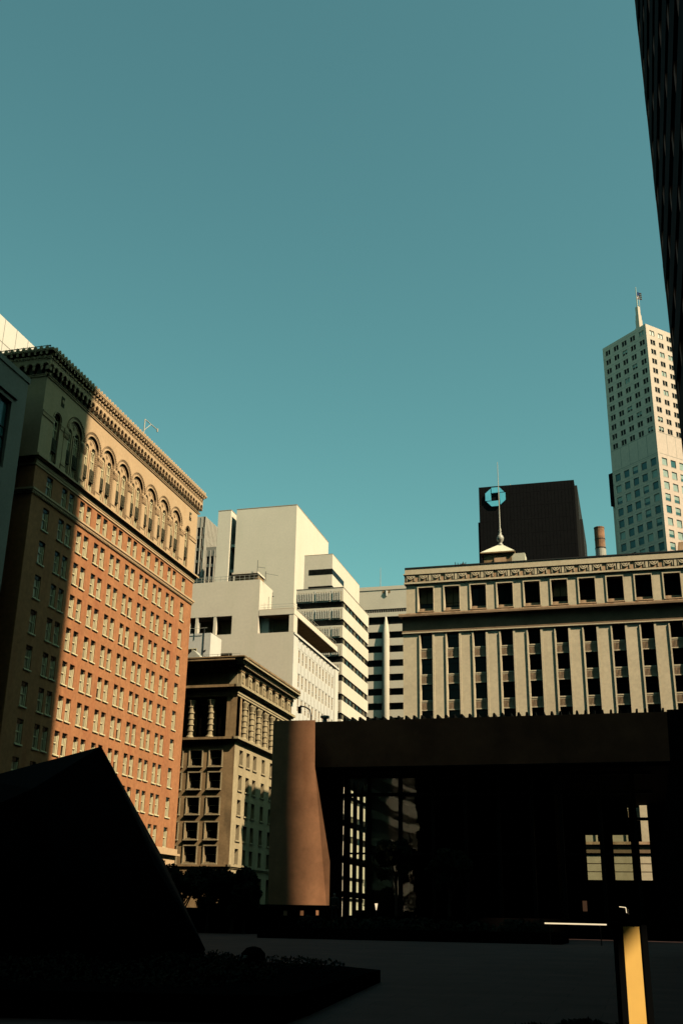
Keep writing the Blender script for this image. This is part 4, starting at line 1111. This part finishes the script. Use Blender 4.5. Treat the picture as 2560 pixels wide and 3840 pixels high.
# near planter at lower left
pl = thing('planter', 'low stone planter with a rough hedge in the dark left foreground', 'planter', (-8, 26, 0))
o = MB().m('dstone')
def slab(a, b, c, d, z0, z1):
    p_ = [Vector((*q, 0)) for q in (a, b, c, d)]
    i = [q+Vector((0, 0, z0)) for q in p_]; t = [q+Vector((0, 0, z1)) for q in p_]
    o.face(t)
    for k_ in range(4): o.face([i[k_], i[(k_+1) % 4], t[(k_+1) % 4], t[k_]])
slab((-6.6, 28.75), (-5.75, 18.2), (-16, 16), (-30, 30), 0, .42)
slab((-6.6, 28.75), (-30, 30.1), (-30, 40), (-8.2, 30.6), 0, .42)
o.build('trough', pl)
rd = random.Random(5); bl_ = []
for _ in range(150):
    t = rd.random(); y = rd.uniform(18.6, 30.4); xr = -7.4; x = rd.uniform(-20, xr-.3); s_ = rd.uniform(.6, 1.2)
    bl_.append((x, y, .45, .62*s_, .62*s_, .26*s_))
leaf_mesh('hedge', bl_, 42000, .045, parent=pl, seed=6)
o = MB().m('dstone'); o.lathe((-10.6, 30.4), [(.25, .4), (.34, .5), (.34, .68), (.2, .82), (.05, .86)], 12)
o.m('galv'); o.lathe((-10.72, 30.08), [(.09, .55), (.09, .63)], 8)
tag(o.build('spotlight'), 'small round floodlight sitting on the near planter hedge', 'lamp')
sh3 = leaf_mesh('shrub', [(-.95, 17.3, .12, .5, .4, .2), (-.3, 17.6, .1, .5, .4, .16), (-1.6, 17.5, .08, .5, .4, .14)], 2600, .05, seed=11)
tag(sh3, 'low dark shrub poking up at the bottom edge of the paving', 'shrub')

# sculpture
import numpy as _np
sc_pts = [(-15.65, 30, 6.42), (-19.2, 29.2, 5.4), (-22.5, 31, 4.2), (-15.11, 30, 5.60), (-14.09, 29.8, 4.06), (-13.45, 29.7, 2.97), (-12.83, 29.8, 1.85), (-11.98, 30.3, .74), (-12.2, 30.3, .46),
          (-16.4, 27.6, 4.9), (-15.0, 27.3, 2.6), (-14.3, 27.5, .45), (-19, 26.8, 3.6), (-20, 27, .45), (-23.5, 29, .45), (-24.5, 32, 1.5), (-17, 33.5, 5.4), (-15, 33.5, 3.5), (-13.5, 33.5, .6), (-22, 35, .5), (-20, 34.5, 4.2)]
bm = bmesh.new()
for q_ in sc_pts: bm.verts.new(q_)
bmesh.ops.convex_hull(bm, input=bm.verts)
for v_ in [v_ for v_ in bm.verts if not v_.link_faces]: bm.verts.remove(v_)
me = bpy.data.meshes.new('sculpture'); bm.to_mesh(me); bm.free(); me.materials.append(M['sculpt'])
scu = bpy.data.objects.new('sculpture', me); COL.objects.link(scu)
bv = scu.modifiers.new('b', 'BEVEL'); bv.width = .02; bv.segments = 2
tag(scu, 'huge faceted black granite sculpture leaning over the lower left', 'sculpture')

# trees
def tree(x, y, h, r, seed, label, z0=.3):
    t = thing('tree', label, 'tree', (x, y, z0), 'dark plaza trees')
    rd = random.Random(seed); o = MB().m('bark')
    top = Vector((x+rd.uniform(-.2, .2), y, z0+h*.55)); o.tube((x, y, z0), top, .14, 8, .09); tips = []
    for k_ in range(6):
        a = rd.uniform(0, 6.28); e = top+Vector((math.cos(a)*r*.6, math.sin(a)*r*.6, h*rd.uniform(.12, .3))); s_ = Vector((x, y, z0+h*rd.uniform(.3, .52)))
        o.tube(s_, e, .06, 5, .02); tips.append(e)
    o.build('trunk', t)
    bl_ = [(e.x, e.y, e.z, r*rd.uniform(.35, .5), r*rd.uniform(.35, .5), r*rd.uniform(.28, .4)) for e in tips]
    for _ in range(9):
        a = rd.uniform(0, 6.28); q_ = r*math.sqrt(rd.random())*.75
        bl_.append((x+q_*math.cos(a), y+q_*math.sin(a), z0+h*rd.uniform(.42, .86), r*rd.uniform(.22, .42), r*rd.uniform(.22, .42), r*rd.uniform(.2, .34)))
    leaf_mesh('crown', bl_, 6500, .13, parent=t, seed=seed)
tlab = ['dark leafy tree beside the sculpture, below the brick building base', 'dark leafy tree below the left windows of the stone building', 'dark leafy tree in the middle of the row below the stone building',
        'dark leafy tree under the corner of the stone building', 'dark tree nearest the granite pier at the end of the row']
for i, (x, h, r_) in enumerate(((-32.6, 4.9, 1.9), (-30.4, 4.8, 1.9), (-28.5, 4.75, 1.7), (-26.9, 4.7, 1.6), (-25.9, 3.6, 1.3))):
    tree(x, 72+.4*(i % 2), h, r_, 20+i, tlab[i])
ug = MB().m('dstone'); ug.box(W, -46, -24.2, 73.5, 75, .6, 2.2); tag(ug.build('hedge_wall'), 'dark low wall behind the row of dark trees', 'wall')
tree(-19.2, 89.3, 8.2, 1.7, 41, 'dark tree in front of the pavilion glass beside its first mullions', .6)
tree(-14.9, 89, 7.2, 2.0, 42, 'dark tree in front of the middle of the pavilion glass', .6)

# person on the terrace beside the pier
def skin_body(name, verts, edges, radii, m, parent=None, root=0):
    me = bpy.data.meshes.new(name); me.from_pydata([tuple(v) for v in verts], edges, []); ob = bpy.data.objects.new(name, me); COL.objects.link(ob)
    sk = ob.modifiers.new('s', 'SKIN'); 
    for i, r_ in enumerate(radii): me.skin_vertices[0].data[i].radius = r_
    me.skin_vertices[0].data[root].use_root = True
    su = ob.modifiers.new('u', 'SUBSURF'); su.levels = 2; su.render_levels = 2
    me.materials.append(M[m]); 
    if parent: ob.parent = parent
    return ob
# stands behind the wall of the terrace at Y=68, feet at z=1.45
px, py, pz = -18.55, 68.0, 1.40
step = MB().m('dstone'); step.box(W, -21, -16.5, 67, 70.5, .6, 1.40); tag(step.build('plinth'), 'low dark stone block on which the person stands beside the pier', 'plinth')
per = thing('person', 'person in a dark green jacket standing with arms by the sides before the pier edge', 'person', (px, py, pz))
V = [(0, 0, .95), (0, 0, 1.15), (0, 0, 1.38), (0, 0, 1.5), (0, -.01, 1.6), (0, -.02, 1.72),
     (-.19, 0, 1.42), (-.25, 0, 1.15), (-.27, -.05, .9), (-.27, -.08, .82),
     (.19, 0, 1.42), (.25, 0, 1.15), (.27, -.05, .9), (.27, -.08, .82),
     (-.1, 0, .88), (-.12, .01, .48), (-.12, 0, .08), (-.13, -.14, .04),
     (.1, 0, .88), (.12, .01, .48), (.12, 0, .08), (.13, -.14, .04)]
Ed = [(0, 1), (1, 2), (2, 3), (3, 4), (4, 5), (2, 6), (6, 7), (7, 8), (8, 9), (2, 10), (10, 11), (11, 12), (12, 13), (0, 14), (14, 15), (15, 16), (16, 17), (0, 18), (18, 19), (19, 20), (20, 21)]
Rd = [(.15, .1), (.14, .1), (.16, .1), (.06, .06), (.085, .1), (.08, .09), (.07, .07), (.05, .05), (.035, .03), (.04, .02), (.07, .07), (.05, .05), (.035, .03), (.04, .02),
      (.09, .09), (.065, .065), (.04, .04), (.04, .03), (.09, .09), (.065, .065), (.04, .04), (.04, .03)]
skin_body('body', V, Ed, Rd, 'skin', per)
skin_body('jacket', [V[0], V[1], V[2], (0, 0, 1.46), V[6], V[7], V[8], V[10], V[11], V[12]], [(0, 1), (1, 2), (2, 3), (2, 4), (4, 5), (5, 6), (2, 7), (7, 8), (8, 9)],
          [(.19, .13), (.17, .13), (.19, .13), (.09, .08), (.1, .1), (.075, .075), (.055, .055), (.1, .1), (.075, .075), (.055, .055)], 'cloth', per)
skin_body('trousers', [(0, 0, .93), V[14], V[15], (-.12, 0, .1), V[18], V[19], (.12, 0, .1)], [(0, 1), (1, 2), (2, 3), (0, 4), (4, 5), (5, 6)], [(.16, .12), (.11, .11), (.085, .085), (.07, .07), (.11, .11), (.085, .085), (.07, .07)], 'trouser', per)
skin_body('hair', [(0, .03, 1.66), (0, .01, 1.75)], [(0, 1)], [(.09, .09), (.09, .1)], 'hair', per)

# traffic signal seen above the pavilion
ts = thing('traffic_signal', 'traffic signal hanging from a curved pole above the pavilion roof', 'traffic signal', (-37.2, 124, 0))
o = MB().m('darksteel'); kx = 124/112
P_ = [(-37.2, 124, -.2), (-37.2, 124, 24.7), (-37.35, 124, 25.3), (-37.9, 124, 25.65), (-38.6, 124, 25.8)]
for a, b in zip(P_[:-1], P_[1:]): o.tube(a, b, .09, 6)
o.build('pole', ts); o = MB().m('postblack'); o.box(W, -38.8, -38.45, 123.8, 124.1, 24.9, 25.7); o.build('signal_head', ts)

# near post with brass face
ps = thing('bollard', 'black post with a bright yellow brass face, close by at bottom right', 'post', (-.03, 3.5, 0))
ang = math.atan2(.42, 1)  
rot = Matrix.Rotation(R(30), 3, 'Z')
Fp_ = Fr((-.045, 3.5), rot @ Vector((1, 0, 0)), rot @ Vector((0, -1, 0)))
o = MB().m('postblack')
o.prism(Fp_, [(-.058, 0), (-.036, 0), (-.0295, 1.6), (-.049, 1.6)], -.018, .008); o.prism(Fp_, [(.036, 0), (.058, 0), (.049, 1.6), (.0295, 1.6)], -.018, .008)
o.prism(Fp_, [(-.036, 0), (.036, 0), (.0295, 1.6), (-.0295, 1.6)], -.018, -.008)
o.build('post', ps)
o = MB().m('brass'); o.prism(Fp_, [(-.0358, .02), (.0358, .02), (.0293, 1.595), (-.0293, 1.595)], -.0078, .004); o.build('brass_face', ps)

# lit handrail & small lights seen by the pavilion
o = MB().m('lamp'); o.tube((-4.95, 58.6, 1.60), (-1.9, 58.6, 1.585), .035, 6); o.m('darksteel'); o.tube((-4.7, 58.62, .6), (-4.7, 58.62, 1.58), .03, 5); o.tube((-2.2, 58.62, .6), (-2.2, 58.62, 1.57), .03, 5); tag(o.build('light_tube'), 'long thin glowing light tube lying level near the pavilion front', 'lamp')

M['dimscreen'] = mat('dim_screen', (.1, .06, .04), .6, emit=(.5, .25, .13), estr=.09)  # brown panel given a faint glow, black without it
o = MB().m('lamp'); o.tube((-1.85, 88.6, 2.86), (-1.38, 88.6, 2.82), .03, 5); o.tube((-1.38, 88.6, 2.82), (-1.34, 88.6, 2.42), .03, 5); tag(o.build('corner_light'), 'tiny glowing right-angled edge light below the right glass bay', 'lamp')
o = MB().m('dimscreen'); o.box(FY(88.6), -4.55, -4.22, 0, .06, 2.5, 3.25); o.m('mullion'); o.box(FY(88.6), -4.6, -4.17, -.06, 0, .6, 3.3); tag(o.build('display_screen'), 'small dim brown upright display panel below the pavilion glass', 'screen')
o = MB().m('lamp'); o.lathe((-20.7, 88.6), [(.03, 2.35), (.06, 2.5), (.13, 2.85)], 8); o.m('darksteel'); o.lathe((-20.7, 88.6), [(.05, .6), (.04, 2.35)], 6); tag(o.build('cone_light'), 'tiny bright cone-shaped light at the foot of the pavilion glass', 'lamp')

# unseen stand beside the viewer, its box added to shade the post top
sl = thing('street_lamp', 'street lamp with a long box lantern standing beside the viewpoint', 'street lamp', (7.2, 1.4, 0))
o = MB().m('darksteel'); o.tube((7.2, 1.4, 0), (7.2, 1.4, 6.4), .08, 8, .05); o.tube((7.2, 1.4, 6.3), (4.2, .9, 6.25), .04, 6); o.build('pole', sl)
o = MB().m('darksteel'); o.box(W, 3.9, 4.4, .9, 2.4, 6.31, 6.52); o.build('lantern', sl)

# building behind the viewer, seen only in the pavilion glass
rb2 = thing('ribbed_building', 'cream building with fins and curved bands mirrored in the pavilion glass', 'building', (-75, -60, 0))
o = MB().m('concrete')
for k_ in range(12): o.box(W, -95, -60, -130, 8, 3+5.2*k_, 5.0+5.2*k_)
o.build('spandrel_band', rb2)
o = MB().m('dglass'); o.box(W, -94, -61.2, -129, 7, 0, 62); o.build('glazing', rb2)
o = MB().m('white')
for k_ in range(80): o.box(FX(-60.2), -129+k_*1.7, -128.8+k_*1.7, -.8, 0, 0, 62)
o.build('fin', rb2)

ob_ = thing('office_block', 'dark office slab across the plaza behind the viewpoint', 'building', (7, -55, 0))  # unseen slab added to darken the glass reflections and sky light
o = MB().m('tower'); o.box(W, -46, 60, -66, -45.4, -.2, 190)
for k_ in range(50): o.box(W, -46.3, 60.3, -66.3, -45.1, 3+3.6*k_, 5+3.6*k_)
o.build('facade', ob_)

sky_blockers = [(205, 245, -190, -60, 203, 'first tall block along the avenue to the right, beyond the frame'), (205, 250, -45, 70, 208, 'second tall block along the avenue to the right, beyond the frame'),
        (205, 250, 84, 190, 202, 'third tall block along the avenue to the right, beyond the frame'), (205, 255, 205, 330, 206, 'fourth tall block along the avenue to the right, beyond the frame'),
        (210, 260, 345, 520, 204, 'farthest tall block along the avenue to the right, beyond the frame'), (62, 98, -14, 32, 170, 'dark slab between the dark tower and the avenue, beyond the frame'),
        (-330, -270, -60, 330, 240, 'long dark high-rise row far to the left, beyond the frame'), (-260, -100, -150, -110, 210, 'broad dark high-rise behind the viewpoint to the left'), (75, 200, -140, -80, 190, 'broad dark high-rise behind the viewpoint to the right')]
for x0, x1, y0, y1, h_, lb in sky_blockers:  # unseen blocks added around the plaza to hold back sky light
    t = thing('high_rise', lb, 'building', ((x0+x1)/2, (y0+y1)/2, 0), 'high-rises around the plaza')
    o = MB().m('tower'); o.box(W, x0, x1, y0, y1, -.2, h_)
    for k_ in range(int(h_/7.2)): o.box(W, x0-.3, x1+.3, y0-.3, y1+.3, 3+7.2*k_, 6+7.2*k_)
    o.build('facade', t)

# ------------------------------------------------------------------ camera
f_px = 4000.0
pitch = math.atan(1528/4000); roll = R(1.04); yaw = R(15.26)
Fw_ = Vector((-math.sin(yaw)*math.cos(pitch), math.cos(yaw)*math.cos(pitch), math.sin(pitch)))
R0 = Vector((math.cos(yaw), math.sin(yaw), 0)); U0 = R0.cross(Fw_)
Rr = R0*math.cos(roll)+U0*math.sin(roll); Uu = -R0*math.sin(roll)+U0*math.cos(roll)
cam = bpy.data.cameras.new('camera'); co_ = bpy.data.objects.new('camera', cam); COL.objects.link(co_)
co_.matrix_world = Matrix(((Rr.x, Uu.x, -Fw_.x, 0), (Rr.y, Uu.y, -Fw_.y, 0), (Rr.z, Uu.z, -Fw_.z, 1.6), (0, 0, 0, 1)))
cam.sensor_fit = 'VERTICAL'; cam.sensor_height = 36; cam.sensor_width = 24; cam.lens = f_px/3840*36
cam.clip_start = .1; cam.clip_end = 6000
SC.camera = co_

# ------------------------------------------------------------------ light
S = Vector((1, -.42, 1.07)).normalized()
el = math.asin(S.z); az = math.atan2(S.x, S.y)
sun = bpy.data.lights.new('sun', 'SUN'); sun.energy = 5.0; sun.angle = R(.53); sun.color = (1, .87, .64)
so = bpy.data.objects.new('sun', sun); COL.objects.link(so); so.rotation_euler = S.to_track_quat('Z', 'Y').to_euler()
w = bpy.data.worlds.new('World'); SC.world = w; w.use_nodes = True; nt = w.node_tree
sky = nt.nodes.new('ShaderNodeTexSky'); sky.sky_type = 'NISHITA'; sky.sun_disc = False
sky.sun_elevation = el; sky.sun_rotation = az; sky.dust_density = .8; sky.air_density = 1.0; sky.ozone_density = 1.0
tint = nt.nodes.new('ShaderNodeMixRGB'); tint.blend_type = 'MULTIPLY'; tint.inputs[0].default_value = 1; tint.inputs[2].default_value = (.70, 1.215, .76, 1)
bg = nt.nodes['Background']; nt.links.new(sky.outputs[0], tint.inputs[1]); nt.links.new(tint.outputs[0], bg.inputs[0]); bg.inputs[1].default_value = .1175
SC.view_settings.view_transform = 'Standard'; SC.view_settings.look = 'None'; SC.view_settings.exposure = .25; SC.view_settings.gamma = 1
SC.render.engine = 'CYCLES'
SC.cycles.diffuse_bounces = 0; SC.cycles.max_bounces = 8; SC.cycles.transparent_max_bounces = 12
